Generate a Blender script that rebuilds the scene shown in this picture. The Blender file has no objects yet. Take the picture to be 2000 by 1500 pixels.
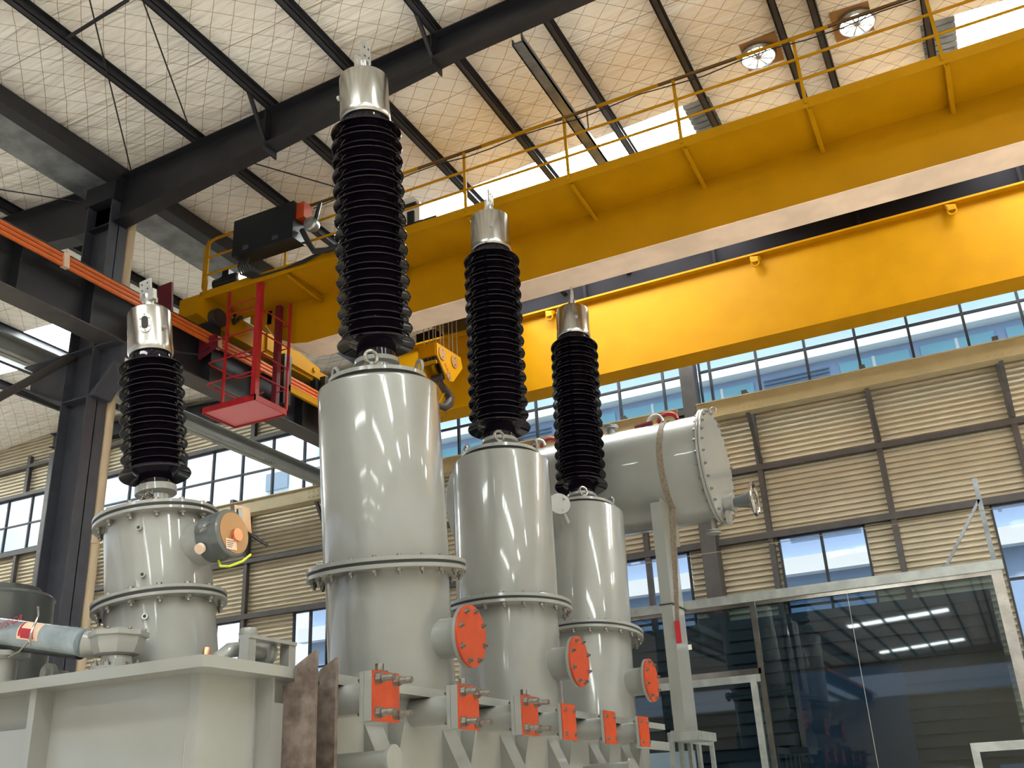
import bpy, math, random
from mathutils import Vector, Matrix
random.seed(7)
PI = math.pi
scene = bpy.context.scene
COL = scene.collection

# ------------------------------------------------------------------ camera
H = 2.6
RX = Vector((0.89635844, 0.44059196, -0.04919623))      # camera right
RD = Vector((-0.21379861, 0.33239161, -0.91858912))     # camera down
RF = Vector((-0.38837057, 0.83390319, 0.39213998))      # camera forward
FPX = 1950.2
CAMP = Vector((0, 0, H))
cd = bpy.data.cameras.new('camera')
cam = bpy.data.objects.new('camera', cd); COL.objects.link(cam)
m = Matrix.Identity(4)
for i in range(3):
    m[i][0] = RX[i]; m[i][1] = -RD[i]; m[i][2] = -RF[i]; m[i][3] = CAMP[i]
cam.matrix_world = m
cd.sensor_fit = 'HORIZONTAL'; cd.sensor_width = 36; cd.lens = FPX / 2000 * 36
cd.clip_end = 500; cd.clip_start = 0.05
scene.camera = cam

# ------------------------------------------------------------------ light
scene.view_settings.view_transform = 'Standard'
scene.view_settings.look = 'None'
scene.view_settings.gamma = 1
scene.view_settings.use_curve_mapping = False
scene.view_settings.exposure = 1.85
SKYLIGHT = 8.0
w = bpy.data.worlds.new('world'); scene.world = w; w.use_nodes = True
nt = w.node_tree; N = nt.nodes; L = nt.links
bg = N['Background']; bg.inputs[1].default_value = .42
tc = N.new('ShaderNodeTexCoord'); nz = N.new('ShaderNodeTexNoise'); nz.inputs['Scale'].default_value = 5
nz.inputs['Detail'].default_value = 8
cr = N.new('ShaderNodeValToRGB')
cr.color_ramp.elements[0].position = .42; cr.color_ramp.elements[0].color = (.55, .70, .88, 1)
cr.color_ramp.elements[1].position = .58; cr.color_ramp.elements[1].color = (.88, .91, .94, 1)
L.new(tc.outputs['Generated'], nz.inputs['Vector']); L.new(nz.outputs['Fac'], cr.inputs[0])
L.new(cr.outputs[0], bg.inputs[0])
sd = bpy.data.lights.new('sun', 'SUN'); sd.energy = 1.0; sd.angle = .02; sd.color = (1, .95, .88)
so = bpy.data.objects.new('sun', sd); COL.objects.link(so)
so.rotation_euler = Vector((-.25, -.55, 1)).to_track_quat('Z', 'Y').to_euler()

# ------------------------------------------------------------------ materials
MATS = {}
def mat(name, col, rough=.5, metal=0., bump=0., bscale=30., var=0., vscale=6., coat=0., col2=None, stretch=None, emit=None, spec=None):
    m = bpy.data.materials.new(name); m.use_nodes = True
    nt = m.node_tree; N = nt.nodes; L = nt.links; b = N['Principled BSDF']
    b.inputs['Roughness'].default_value = rough; b.inputs['Metallic'].default_value = metal
    if coat: b.inputs['Coat Weight'].default_value = coat; b.inputs['Coat Roughness'].default_value = .06
    if spec is not None: b.inputs['Specular IOR Level'].default_value = spec
    tc = N.new('ShaderNodeTexCoord'); vec = tc.outputs['Object']
    if stretch:
        mp = N.new('ShaderNodeMapping'); mp.inputs['Scale'].default_value = stretch
        L.new(vec, mp.inputs['Vector']); vec = mp.outputs['Vector']
    c1 = (*col, 1)
    nz = N.new('ShaderNodeTexNoise'); nz.inputs['Scale'].default_value = vscale; nz.inputs['Detail'].default_value = 5
    L.new(vec, nz.inputs['Vector'])
    cr = N.new('ShaderNodeValToRGB')
    c2 = (*(col2 or tuple(c * (1 - var) for c in col)), 1)
    cr.color_ramp.elements[0].position = .35; cr.color_ramp.elements[0].color = c2
    cr.color_ramp.elements[1].position = .65; cr.color_ramp.elements[1].color = c1
    L.new(nz.outputs['Fac'], cr.inputs[0]); L.new(cr.outputs[0], b.inputs['Base Color'])
    if bump:
        n2 = N.new('ShaderNodeTexNoise'); n2.inputs['Scale'].default_value = bscale; n2.inputs['Detail'].default_value = 3
        L.new(vec, n2.inputs['Vector'])
        bp = N.new('ShaderNodeBump'); bp.inputs['Strength'].default_value = bump; bp.inputs['Distance'].default_value = .02
        L.new(n2.outputs['Fac'], bp.inputs['Height']); L.new(bp.outputs[0], b.inputs['Normal'])
    if emit:
        b.inputs['Emission Color'].default_value = (*emit[:3], 1); b.inputs['Emission Strength'].default_value = emit[3]
    MATS[name] = m
    return m
paint = mat('grey_enamel', (.250, .250, .238), .3, 0, .05, 9, .06, 3, coat=.75)
paint_d = mat('dark_grey_enamel', (.085, .095, .098), .35, 0, .05, 20, .1, 8, coat=.4)
porc = mat('brown_porcelain_glaze', (.006, .004, .009), .045, 0, spec=.30)
alu = mat('machined_aluminium', (.52, .51, .485), .24, 1, .03, 60, .12, 12, stretch=(1, 1, .2))
alu_r = mat('cast_aluminium', (.55, .55, .53), .42, .8, .1, 60, .2, 14)
rubber = mat('black_gasket', (.012, .012, .013), .7)
bolt_m = mat('zinc_bolt', (.30, .28, .25), .36, .8, var=.4, vscale=30)
steel = mat('dark_painted_steel', (.015, .0155, .021), .5, 0, .05, 14, .3, 4)
steel_c = mat('grey_blue_painted_steel', (.055, .058, .078), .45, 0, .05, 14, .3, 3)
matte = mat('matte_dark_paint', (.008, .007, .009), .9, 0, spec=.1)
purl_m = mat('purlin_grey_steel', (.030, .031, .040), .5, 0, .04, 14, .3, 4)
galv = mat('galvanised_steel', (.26, .28, .31), .4, .6, .06, 14, .45, 3)
studm = mat('brown_grey_steel', (.062, .054, .055), .5, 0, .04, 20, .25, 5)
wall_m = mat('beige_corrugated_steel', (.56, .49, .37), .42, .1, .03, 10, .12, 3)
windb = mat('beige_painted_steel', (.40, .33, .20), .45, 0, .04, 12, .12, 3)
yel = mat('yellow_crane_paint', (.44, .205, .0), .5, 0, .03, 8, .10, 2.0, spec=.12)
pink = mat('pale_primer_flange', (.98, .74, .58), .5, 0, .04, 10, .18, 2)
red = mat('red_paint', (.42, .012, .02), .4, 0, .03, 20, .2, 6)
maroon = mat('maroon_paint', (.14, .006, .018), .5)
redfloor = mat('pinkish_red_chequer_floor', (.80, .22, .25), .35, 0, .3, 70, .1, 20)
orange = mat('orange_blanking_paint', (.46, .055, .012), .4, 0, .04, 20, .15, 8)
orange_r = mat('orange_conductor_sheath', (.72, .16, .03), .45, 0, var=.15)
black = mat('black_enamel', (.012, .015, .018), .35, 0, .03, 20, .2)
hookm = mat('dark_forged_steel', (.05, .04, .04), .5, .3, .1, 20, .3)
rope_m = mat('wire_rope', (.2, .15, .1), .6, .3)
rusty = mat('bare_rusty_steel', (.235, .19, .165), .5, .4, .05, 20, 0, 9, col2=(.11, .08, .065))
copper = mat('copper_knob', (.7, .32, .2), .25, 1)
bronze = mat('bronze_nameplate', (.38, .22, .10), .35, .5)
labelm = mat('cream_label', (.72, .52, .40), .5)
darkmark = mat('dark_print', (.05, .03, .03), .6)
floorm = mat('beige_floor_coating', (.84, .765, .67), .5, 0, .02, 5, .12, .6)
ground_m = mat('outside_concrete', (.45, .44, .41), .8, 0, 0, 5, .15, .4)
pipe_m = mat('cream_drain_pipe', (.55, .42, .28), .5, 0, 0, 5, .1, 2)
chrome = mat('polished_stainless', (.42, .39, .36), .18, 1, .05, 14, .25, 5)
film = mat('blue_grey_plastic_wrap', (.30, .36, .40), .25, .2, .25, 20, .25, 6, coat=.5)
redprint = mat('red_print', (.35, .02, .03), .5)
strapm = mat('brown_webbing_strap', (.22, .17, .12), .8, 0, .2, 60, .4, 30)
grey_b = mat('pale_grey_beam_paint', (.30, .31, .30), .45, 0, .03, 10, .15, 3)
slate = mat('slate_blind', (.05, .066, .078), .5, 0, 0, 5, .3, 1)
yg = mat('yellow_green_wire', (.55, .62, .04), .4)
whitep = mat('white_panel', (.75, .76, .74), .5)
bldg = mat('pale_blue_render', (.40, .54, .78), .7, 0, 0, 5, .10, .5)
ledge_m = mat('white_ledge', (.90, .92, .92), .7)
cyang = mat('cyan_office_glass', (.28, .62, .74), .2, 0, 0, 5, .1, .5)
louv = mat('grey_blue_louvre', (.30, .38, .46), .5)
bluep = mat('blue_board', (.03, .14, .26), .4, 0, 0, 5, .2, 1)
bluew = mat('pale_blue_board', (.35, .50, .66), .5, 0, 0, 5, .1, 1)
rackm = mat('galvanised_rack', (.36, .38, .37), .42, .5, .06, 12, .25, 6)
silver = mat('silver_duct', (.55, .56, .56), .3, .7, .2, 20, .4, 10)

def foil_mat():
    m = bpy.data.materials.new('roof_insulation_foil'); m.use_nodes = True
    nt = m.node_tree; N = nt.nodes; L = nt.links; b = N['Principled BSDF']
    b.inputs['Metallic'].default_value = .0; b.inputs['Roughness'].default_value = .36
    tc = N.new('ShaderNodeTexCoord'); sx = N.new('ShaderNodeSeparateXYZ'); L.new(tc.outputs['Object'], sx.inputs[0])
    def mth(op, a, b_=None, c=None):
        n = N.new('ShaderNodeMath'); n.operation = op
        for i, q in enumerate((a, b_, c)):
            if q is None: continue
            if isinstance(q, (int, float)): n.inputs[i].default_value = q
            else: L.new(q, n.inputs[i])
        return n.outputs[0]
    wob = N.new('ShaderNodeTexNoise'); wob.inputs['Scale'].default_value = 1.3
    L.new(tc.outputs['Object'], wob.inputs['Vector'])
    wv = mth('MULTIPLY', mth('SUBTRACT', wob.outputs['Fac'], .5), .07)
    ls = []
    for sgn in (1, -1):
        s = mth('ADD', mth('MULTIPLY', mth('ADD', sx.outputs[0], mth('MULTIPLY', sx.outputs[1], sgn)), .70711), wv)
        p = mth('PINGPONG', s, .14)
        ls.append(mth('LESS_THAN', p, .0038))
    seam = mth('LESS_THAN', mth('PINGPONG', mth('ADD', mth('SUBTRACT', sx.outputs[1], 12.5), mth('MULTIPLY', wv, .6)), .66), .006)
    line = mth('MAXIMUM', mth('MAXIMUM', ls[0], ls[1]), seam)
    nz = N.new('ShaderNodeTexNoise'); nz.inputs['Scale'].default_value = .8; nz.inputs['Detail'].default_value = 4
    L.new(tc.outputs['Object'], nz.inputs['Vector'])
    cr = N.new('ShaderNodeValToRGB')
    cr.color_ramp.elements[0].position = .3; cr.color_ramp.elements[0].color = (.90, .84, .77, 1)
    cr.color_ramp.elements[1].position = .7; cr.color_ramp.elements[1].color = (.97, .94, .91, 1)
    L.new(nz.outputs['Fac'], cr.inputs[0])
    mx = N.new('ShaderNodeMixRGB'); mx.inputs[2].default_value = (.33, .24, .16, 1)
    L.new(line, mx.inputs[0]); L.new(cr.outputs[0], mx.inputs[1]); L.new(mx.outputs[0], b.inputs['Base Color'])
    # creases: noise stretched along the slope, warped
    mp = N.new('ShaderNodeMapping'); mp.inputs['Scale'].default_value = (.55, 3.2, 1); mp.inputs['Rotation'].default_value = (0, 0, .25)
    L.new(tc.outputs['Object'], mp.inputs[0])
    n1 = N.new('ShaderNodeTexNoise'); n1.inputs['Scale'].default_value = 1.4; n1.inputs['Detail'].default_value = 2; n1.inputs['Distortion'].default_value = .8
    L.new(mp.outputs[0], n1.inputs['Vector'])
    mp2 = N.new('ShaderNodeMapping'); mp2.inputs['Scale'].default_value = (.5, 9, 1); mp2.inputs['Rotation'].default_value = (0, 0, -.5)
    L.new(tc.outputs['Object'], mp2.inputs[0])
    n2 = N.new('ShaderNodeTexNoise'); n2.inputs['Scale'].default_value = 2.2; n2.inputs['Detail'].default_value = 3
    L.new(mp2.outputs[0], n2.inputs['Vector'])
    n3 = N.new('ShaderNodeTexNoise'); n3.inputs['Scale'].default_value = .9
    L.new(tc.outputs['Object'], n3.inputs['Vector'])
    gate = mth('MULTIPLY', mth('MAXIMUM', mth('SUBTRACT', n3.outputs['Fac'], .48), 0), 5)
    hgt = mth('ADD', mth('ADD', mth('MULTIPLY', n1.outputs['Fac'], .6), mth('MULTIPLY', seam, .25)), mth('MULTIPLY', mth('MULTIPLY', n2.outputs['Fac'], gate), .45))
    bp = N.new('ShaderNodeBump'); bp.inputs['Strength'].default_value = .9; bp.inputs['Distance'].default_value = .15
    L.new(hgt, bp.inputs['Height']); L.new(bp.outputs[0], b.inputs['Normal'])
    return m
foil = foil_mat()

def skylight_mat():
    m = bpy.data.materials.new('translucent_skylight_sheet'); m.use_nodes = True
    nt = m.node_tree; N = nt.nodes; L = nt.links; N.remove(N['Principled BSDF'])
    e = N.new('ShaderNodeEmission'); out = N['Material Output']
    tc = N.new('ShaderNodeTexCoord'); mp = N.new('ShaderNodeMapping'); mp.inputs['Scale'].default_value = (.6, 7, 1)
    L.new(tc.outputs['Object'], mp.inputs[0])
    nz = N.new('ShaderNodeTexNoise'); nz.inputs['Scale'].default_value = 3; nz.inputs['Detail'].default_value = 6
    L.new(mp.outputs[0], nz.inputs['Vector'])
    cr = N.new('ShaderNodeValToRGB')
    ab = N.new('ShaderNodeMath'); ab.operation = 'SUBTRACT'; ab.inputs[1].default_value = .5; L.new(nz.outputs['Fac'], ab.inputs[0])
    a2 = N.new('ShaderNodeMath'); a2.operation = 'ABSOLUTE'; L.new(ab.outputs[0], a2.inputs[0])
    cr.color_ramp.elements[0].position = .004; cr.color_ramp.elements[0].color = (.018, .020, .020, 1)
    cr.color_ramp.elements[1].position = .009; cr.color_ramp.elements[1].color = (.93, 1, .96, 1)
    L.new(a2.outputs[0], cr.inputs[0]); L.new(cr.outputs[0], e.inputs[0]); e.inputs[1].default_value = SKYLIGHT
    L.new(e.outputs[0], out.inputs[0])
    return m
skyl = skylight_mat()

def glass_mat(name, tint, mixf, rough=.02):
    m = bpy.data.materials.new(name); m.use_nodes = True
    nt = m.node_tree; N = nt.nodes; L = nt.links; N.remove(N['Principled BSDF'])
    t = N.new('ShaderNodeBsdfTransparent'); t.inputs[0].default_value = (*tint, 1)
    g = N.new('ShaderNodeBsdfGlossy'); g.inputs['Roughness'].default_value = rough; g.inputs[0].default_value = (1, 1, 1, 1)
    fr = N.new('ShaderNodeLayerWeight'); fr.inputs[0].default_value = mixf
    mx = N.new('ShaderNodeMixShader'); L.new(fr.outputs['Fresnel'], mx.inputs[0])
    L.new(t.outputs[0], mx.inputs[1]); L.new(g.outputs[0], mx.inputs[2]); L.new(mx.outputs[0], N['Material Output'].inputs[0])
    return m
wglass = glass_mat('window_glass', (.93, .97, 1), .12)
bglass = glass_mat('tinted_booth_glass', (.42, .52, .58), .36)
cglass = glass_mat('sight_glass', (.25, .25, .25), .5)

# ------------------------------------------------------------------ mesh helpers
MW = {}
XF = None                      # working frame of the assembly being built
class MB:
    def __init__(s): s.v = []; s.f = []
    def add(s, vs, fs):
        o = len(s.v); s.v += [Vector(v) for v in vs]; s.f += [tuple(i + o for i in f) for f in fs]; return s
    def box(s, x0, x1, y0, y1, z0, z1):
        return s.add([(x, y, z) for z in (z0, z1) for y in (y0, y1) for x in (x0, x1)],
                     [(0, 2, 3, 1), (4, 5, 7, 6), (0, 1, 5, 4), (2, 6, 7, 3), (0, 4, 6, 2), (1, 3, 7, 5)])
    def prism(s, pts, vec):
        n = len(pts); vec = Vector(vec); P = [Vector(p) for p in pts]
        nrm = Vector((0, 0, 0))
        for i in range(n): nrm += P[i].cross(P[(i + 1) % n])
        if nrm.dot(vec) > 0: P.reverse()
        return s.add(P + [p + vec for p in P], [tuple(range(n)), tuple(range(2 * n - 1, n - 1, -1))] +
                     [(i, i + n, (i + 1) % n + n, (i + 1) % n) for i in range(n)])
    def cyl(s, p0, p1, r0, r1=None, n=24, cap=True, phase=0.):
        p0 = Vector(p0); p1 = Vector(p1); r1 = r0 if r1 is None else r1
        d = (p1 - p0).normalized(); a = d.orthogonal().normalized(); b = d.cross(a)
        vs = []
        for p, r in ((p0, r0), (p1, r1)):
            for i in range(n):
                t = 2 * PI * i / n + phase; vs.append(p + (a * math.cos(t) + b * math.sin(t)) * r)
        fs = [(i, (i + 1) % n, (i + 1) % n + n, i + n) for i in range(n)]
        if cap: fs += [tuple(range(n - 1, -1, -1)), tuple(range(n, 2 * n))]
        return s.add(vs, fs)
    def lathe(s, prof, n=48, M=None, closed=False):
        k = len(prof); vs = []
        for r, z in prof:
            for i in range(n):
                t = 2 * PI * i / n; vs.append(Vector((r * math.cos(t), r * math.sin(t), z)))
        if M: vs = [M @ v for v in vs]
        fs = []
        for j in range(k - 1 if not closed else k):
            a = j * n; b = ((j + 1) % k) * n
            for i in range(n): fs.append((a + i, a + (i + 1) % n, b + (i + 1) % n, b + i))
        if not closed:
            if prof[0][0] > 0: fs.append(tuple(range(n - 1, -1, -1)))
            if prof[-1][0] > 0: fs.append(tuple(range((k - 1) * n, k * n)))
        return s.add(vs, fs)
    def tube(s, pts, r, n=10, closed=False):
        P = [Vector(p) for p in pts]; k = len(P); vs = []; up = None
        for i, p in enumerate(P):
            if closed: d = (P[(i + 1) % k] - P[i - 1]).normalized()
            else: d = (P[min(i + 1, k - 1)] - P[max(i - 1, 0)]).normalized()
            if up is None: a = d.orthogonal().normalized()
            else: a = (up - d * up.dot(d)).normalized()
            up = a; b = d.cross(a)
            for j in range(n):
                t = 2 * PI * j / n; vs.append(p + (a * math.cos(t) + b * math.sin(t)) * r)
        fs = []
        for i in range(k if closed else k - 1):
            a = i * n; b = ((i + 1) % k) * n
            for j in range(n): fs.append((a + j, a + (j + 1) % n, b + (j + 1) % n, b + j))
        if not closed: fs += [tuple(range(n - 1, -1, -1)), tuple(range((k - 1) * n, k * n))]
        return s.add(vs, fs)
    def torus(s, c, nrm, R, r, n=24, m_=10):
        c = Vector(c); d = Vector(nrm).normalized(); a = d.orthogonal().normalized(); b = d.cross(a)
        return s.tube([c + (a * math.cos(2 * PI * i / n) + b * math.sin(2 * PI * i / n)) * R for i in range(n)], r, m_, True)
    def beam(s, p0, p1, w_, h_, up=(0, 0, 1)):
        p0 = Vector(p0); p1 = Vector(p1); d = (p1 - p0).normalized(); up = Vector(up)
        a = d.cross(up).normalized(); b = a.cross(d)
        pts = [p0 + a * sx * w_ / 2 + b * sz * h_ / 2 for sx, sz in ((-1, -1), (1, -1), (1, 1), (-1, 1))]
        return s.prism(pts, p1 - p0)
    def mesh(s, name, mt, smooth=True):
        me = bpy.data.meshes.new(name); me.from_pydata([tuple(v) for v in s.v], [], s.f)
        me.materials.append(mt)
        if smooth:
            me.polygons.foreach_set('use_smooth', [True] * len(me.polygons))
            try: me.set_sharp_from_angle(angle=math.radians(33))
            except Exception: pass
        me.update(); return me
    def build(s, name, mt, parent=None, local=False, smooth=True):
        if XF is not None and not local: s.v = [XF @ v for v in s.v]
        if parent is not None and not local:
            inv = MW[parent.name].inverted(); s.v = [inv @ v for v in s.v]
        o = bpy.data.objects.new(name, s.mesh(name, mt, smooth)); COL.objects.link(o)
        if parent is not None: o.parent = parent
        MW[o.name] = MW[parent.name].copy() if parent is not None else Matrix.Identity(4)
        return o

def WI(p): return MW[p.name].inverted() @ (XF if XF is not None else Matrix.Identity(4))
def frame(k): return Matrix.Translation((0, 0, H * (1 - k))) @ Matrix.Scale(k, 4)     # assembly drawn at another scale, datum at eye height
def put(me, name, parent, M):            # a part that reuses mesh data, placed in its parent's space
    o = bpy.data.objects.new(name, me); COL.objects.link(o); o.parent = parent; o.matrix_local = M
    MW[o.name] = MW[parent.name] @ M
    return o
def tag(o, label=None, cat=None, group=None, kind=None):
    if label: o['label'] = label
    if cat: o['category'] = cat
    if group: o['group'] = group
    if kind: o['kind'] = kind
    return o
def empty(name, loc, M=None):
    o = bpy.data.objects.new(name, None); COL.objects.link(o)
    o.empty_display_size = .1
    o.matrix_world = (XF if XF is not None else Matrix.Identity(4)) @ (M if M else Matrix.Translation(Vector(loc))); MW[o.name] = o.matrix_world.copy(); return o
def copy_tree(o, parent=None):
    c = o.copy(); COL.objects.link(c); c.parent = parent
    for ch in [x for x in o.children]: copy_tree(ch, c)
    return c
def axis_mat(p, d, roll=0.):
    d = Vector(d).normalized(); q = d.to_track_quat('Z', 'Y').to_matrix().to_4x4()
    return Matrix.Translation(Vector(p)) @ q @ Matrix.Rotation(roll, 4, 'Z')
def text_mesh(s, size, mt, name, parent, M, extrude=.001):
    cu = bpy.data.curves.new(name, 'FONT'); cu.body = s; cu.size = size; cu.extrude = extrude; cu.align_x = 'CENTER'; cu.align_y = 'CENTER'
    t = bpy.data.objects.new('tmp_text', cu); COL.objects.link(t)
    dg = bpy.context.evaluated_depsgraph_get(); me = bpy.data.meshes.new_from_object(t.evaluated_get(dg))
    bpy.data.objects.remove(t); me.materials.clear(); me.materials.append(mt); me.name = name
    return put(me, name, parent, WI(parent) @ M)
def ray(px, py): return RX * ((px - 1000) / FPX) + RD * ((py - 750) / FPX) + RF
def atX(px, py, x): d = ray(px, py); return CAMP + d * (x / d.x)
def atY(px, py, y): d = ray(px, py); return CAMP + d * (y / d.y)
def atZ(px, py, z): d = ray(px, py); return CAMP + d * ((z - H) / d.z)

# shared small meshes
bm_ = MB(); bm_.cyl((0, 0, 0), (0, 0, .024), .025, n=6); bm_.cyl((0, 0, .024), (0, 0, .046), .013, n=10)
NUT = bm_.mesh('bolt', bolt_m)
bm_ = MB(); bm_.cyl((0, 0, 0), (0, 0, .005), .036, n=16); bm_.cyl((0, 0, .005), (0, 0, .033), .030, n=6); bm_.cyl((0, 0, .033), (0, 0, .058), .016, n=10)
NUTB = bm_.mesh('bolt', bolt_m)                      # nut with short stud, along +z
bm_ = MB(); bm_.cyl((0, 0, 0), (0, 0, .006), .045, n=20); bm_.cyl((0, 0, .006), (0, 0, .046), .040, n=6); bm_.cyl((0, 0, .046), (0, 0, .145), .023, n=16)
for k in range(11): bm_.torus((0, 0, .054 + k * .0082), (0, 0, 1), .023, .0025, 16, 5)
LONGB = bm_.mesh('bolt', bolt_m)
bm_ = MB(); bm_.cyl((0, 0, 0), (0, 0, .022), .021, n=6)
SHORTB = bm_.mesh('bolt', bolt_m)

# ================================================================== THE HALL
Y0, YW = -60.0, 18.6
XV, XR = -11.9, -0.8                                 # valley and ridge
def rt(x):                                           # underside of purlins
    def up(d): return 12.42 + .055 * d
    if x < XV: d = XV - x
    else: d = x - XV
    half = XR - XV
    d = d % (2 * half)
    return up(d if d <= half else 2 * half - d)
PH = .22
XL, XE = -33.9, 21.3
fl = MB().box(XL, XE, Y0, YW + .2, -.1, 0).build('floor', floorm); tag(fl, kind='structure')
gr = MB().box(-120, 120, -120, 200, -.2, -.12).build('floor_outside', ground_m); tag(gr, kind='structure')

# roof: foil underside with openings for skylight strips, both seen and added
SKY_Y = [(13.45, 14.95), (4.3, 5.2), (-3.6, -2.1), (-12.2, -10.7), (-25.0, -23.5), (-40.0, -38.5), (-56.0, -54.5)]  # strips overhead and close behind are unseen, added to light tank and floor
SKY_X = [(-32.0, -24.2), (-21.6, -15.7), (-9.3, -2.9), (1.3, 8.9), (12.5, 19.5)]
xs = sorted(set([XL, -22.99, XV, XR, 10.3, XE] + [v for p in SKY_X for v in p]))
ys = sorted(set([Y0, 15.3, 16.4, 17.6, YW + .2] + [v for p in SKY_Y for v in p]))
roof = MB(); sky = []
for i in range(len(xs) - 1):
    for j in range(len(ys) - 1):
        xa, xb, ya, yb = xs[i], xs[i + 1], ys[j], ys[j + 1]
        mx, my = (xa + xb) / 2, (ya + yb) / 2
        is_s = any(a < mx < b for a, b in SKY_X) and (any(a < my < b for a, b in SKY_Y) or (mx > XV and (14.95 < my < 15.3 or 16.4 < my < 17.6)))  # extra glowing strips hidden by the crane, added to light girder and wall
        if (my < 10 and mx < -10) or (4 < my < 6 and mx < 0): is_s = False
        za, zb = rt(xa) + PH, rt(xb) + PH
        q = [(xa, ya, za), (xb, ya, zb), (xb, yb, zb), (xa, yb, za)]
        if is_s: sky.append(q)
        else: roof.prism(q, (0, 0, .12))
rf = roof.build('ceiling', foil); tag(rf, 'wrinkled foil roof insulation held by a diamond wire mesh', kind='structure')
n_s = 0
for q in sky:
    n_s += 1
    mb = MB().prism([(x, y, z + .04) for x, y, z in q], (0, 0, .01))
    o = mb.build('window_%d' % (40 + n_s), skyl); tag(o, 'white translucent roof skylight strip, some unseen ones added for light', kind='structure')
# bare corrugated ends beside the skylight strips
for xa, xb in ((-2.9, -2.45), (.82, 1.3)):
    mb = MB(); y = 13.45
    while y < 14.95:
        for dy, z0, z1 in ((0, 0, .0), (.05, .0, .03), (.08, .03, .03), (.13, .03, 0)): pass
        mb.prism([(xa, y, rt(xa) + PH - .012), (xa, y + .07, rt(xa) + PH - .045), (xa, y + .14, rt(xa) + PH - .012)], (xb - xa, 0, rt(xb) - rt(xa)))
        y += .15
    o = mb.build('trim_%d' % (80 + int(xa > 0)), galv); tag(o, 'bare corrugated sheet at the end of the skylight strip', kind='structure')

# ---- purlins (C sections), each its own thing
def purlin(x, y0, y1, label, group):
    z = rt(x); mb = MB(); s = 1 if ((XR - x) > 0) else -1
    mb.box(x - .012, x + .012, y0, y1, z, z + PH)
    mb.box(x, x + s * .10, y0, y1, z, z + .012)
    mb.box(x, x + s * .075, y0, y1, z + PH - .012, z + PH)
    mb.box(x + s * .088, x + s * .10, y0, y1, z, z + .03)
    o = mb.build('roof_purlin', purl_m); tag(o, label, 'purlin', group)
ordn = ['first', 'second', 'third', 'fourth', 'fifth', 'sixth', 'seventh', 'eighth', 'ninth']
k = 0; xp = -9.83
PX = []
while xp < -1.0:
    PX.append(xp)
    purlin(xp, Y0, YW, 'dark steel roof purlin, %s to the right of the valley gutter' % ordn[k], 'purlins of the near roof slope'); k += 1
    xp += 1.455
for k in range(4):
    purlin(-.5 + 1.455 * k, Y0, YW, 'dark steel roof purlin, %s beyond the roof ridge at upper right' % ordn[k], 'purlins beyond the ridge')
for k in range(6):
    purlin(-13.97 - 1.455 * k, Y0, YW, 'dark steel roof purlin over the left bay, %s to the left of the valley gutter' % ordn[k], 'purlins of the left bay')

# valley gutter box
mb = MB(); mb.box(-12.25, -11.56, Y0, YW, 12.345, 12.60)
o = mb.build('valley_gutter', galv); tag(o, 'wide galvanised valley gutter running over the steel column', 'gutter')
mb = MB(); mb.box(-11.55, -11.32, Y0, YW, 12.345, 12.62)
o = mb.build('eaves_beam', steel); tag(o, 'dark steel beam along the side of the valley gutter', 'beam')
# light channel hung under the roof
mb = MB(); mb.box(-4.36, -4.18, 9.95, 16.8, 12.30, 12.33); mb.box(-4.36, -4.34, 9.95, 16.8, 12.3, 12.40); mb.box(-4.2, -4.18, 9.95, 16.8, 12.3, 12.40)
for yy in (10.1, 12.6, 15.5): mb.box(-4.28, -4.26, yy, yy + .02, 12.33, rt(-4.27) + .2)
o = mb.build('cable_tray', galv); tag(o, 'slim grey cable tray hung between two purlins near the ridge', 'cable tray')

# ---- rafters
def rafter(y, label, lo=-23.0, hi=10.3):
    root = empty('roof_rafter', (XV, y, 12)); tag(root, label, 'rafter')
    def zb(x):
        d = abs(x - XV); half = XR - XV
        d = d if d <= half else 2 * half - d
        return 11.52 + .128 * min(d, 6.8) + .055 * max(0, d - 6.8)
    xs_ = [lo] + [v for v in (-22.95, -18.7, XV - .35, XV + .35, -5.1, XR, 3.5, 9.95) if lo < v < hi] + [hi]
    for nm, dy in (('web', .008),):
        mb = MB()
        for a, b in zip(xs_[:-1], xs_[1:]):
            mb.prism([(a, y - dy, zb(a)), (b, y - dy, zb(b)), (b, y - dy, rt(b)), (a, y - dy, rt(a))], (0, 2 * dy, 0))
        mb.build('web', steel, root)
    for nm, f, t in (('bottom_flange', zb, 0), ('top_flange', rt, -.018)):
        mb = MB()
        for a, b in zip(xs_[:-1], xs_[1:]):
            za, zc = f(a) + t, f(b) + t
            mb.prism([(a, y - .14, za), (b, y - .14, zc), (b, y - .14, zc + .018), (a, y - .14, za + .018)], (0, .28, 0))
        mb.build(nm, steel, root)
    for x in (-8.38, -5.47):
        if lo < x < hi:
            mb = MB(); mb.box(x - .01, x + .01, y - .15, y + .15, zb(x) - .12, rt(x)); mb.build('splice_plate', steel, root)
            p = MB(); p.beam((x, y - .55, rt(x) + .05), (x, y - .1, zb(x) + .02), .05, .05); p.build('fly_brace', steel, root)
    return root
rafter(9.79, 'dark tapered steel roof rafter crossing the upper left, resting on the near column')
rafter(18.42, 'dark steel end rafter along the top of the far wall')

mb = MB()
for a, b in ((-10.6, XR), (XR, 9.4)): mb.prism([(a, 17.72, 12.3), (b, 17.72, 12.3), (b, 17.72, rt(b) + PH), (a, 17.72, rt(a) + PH)], (0, .2, 0))
for x in (-9.2, -6.4, -3.6, -.8, 2.0, 4.8): mb.box(x - .03, x + .03, 17.6, 17.72, 12.3, 13.0)
o = mb.build('roof_truss_beam', matte); tag(o, 'dark deep roof beam glimpsed between the two yellow girders', 'beam')
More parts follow.
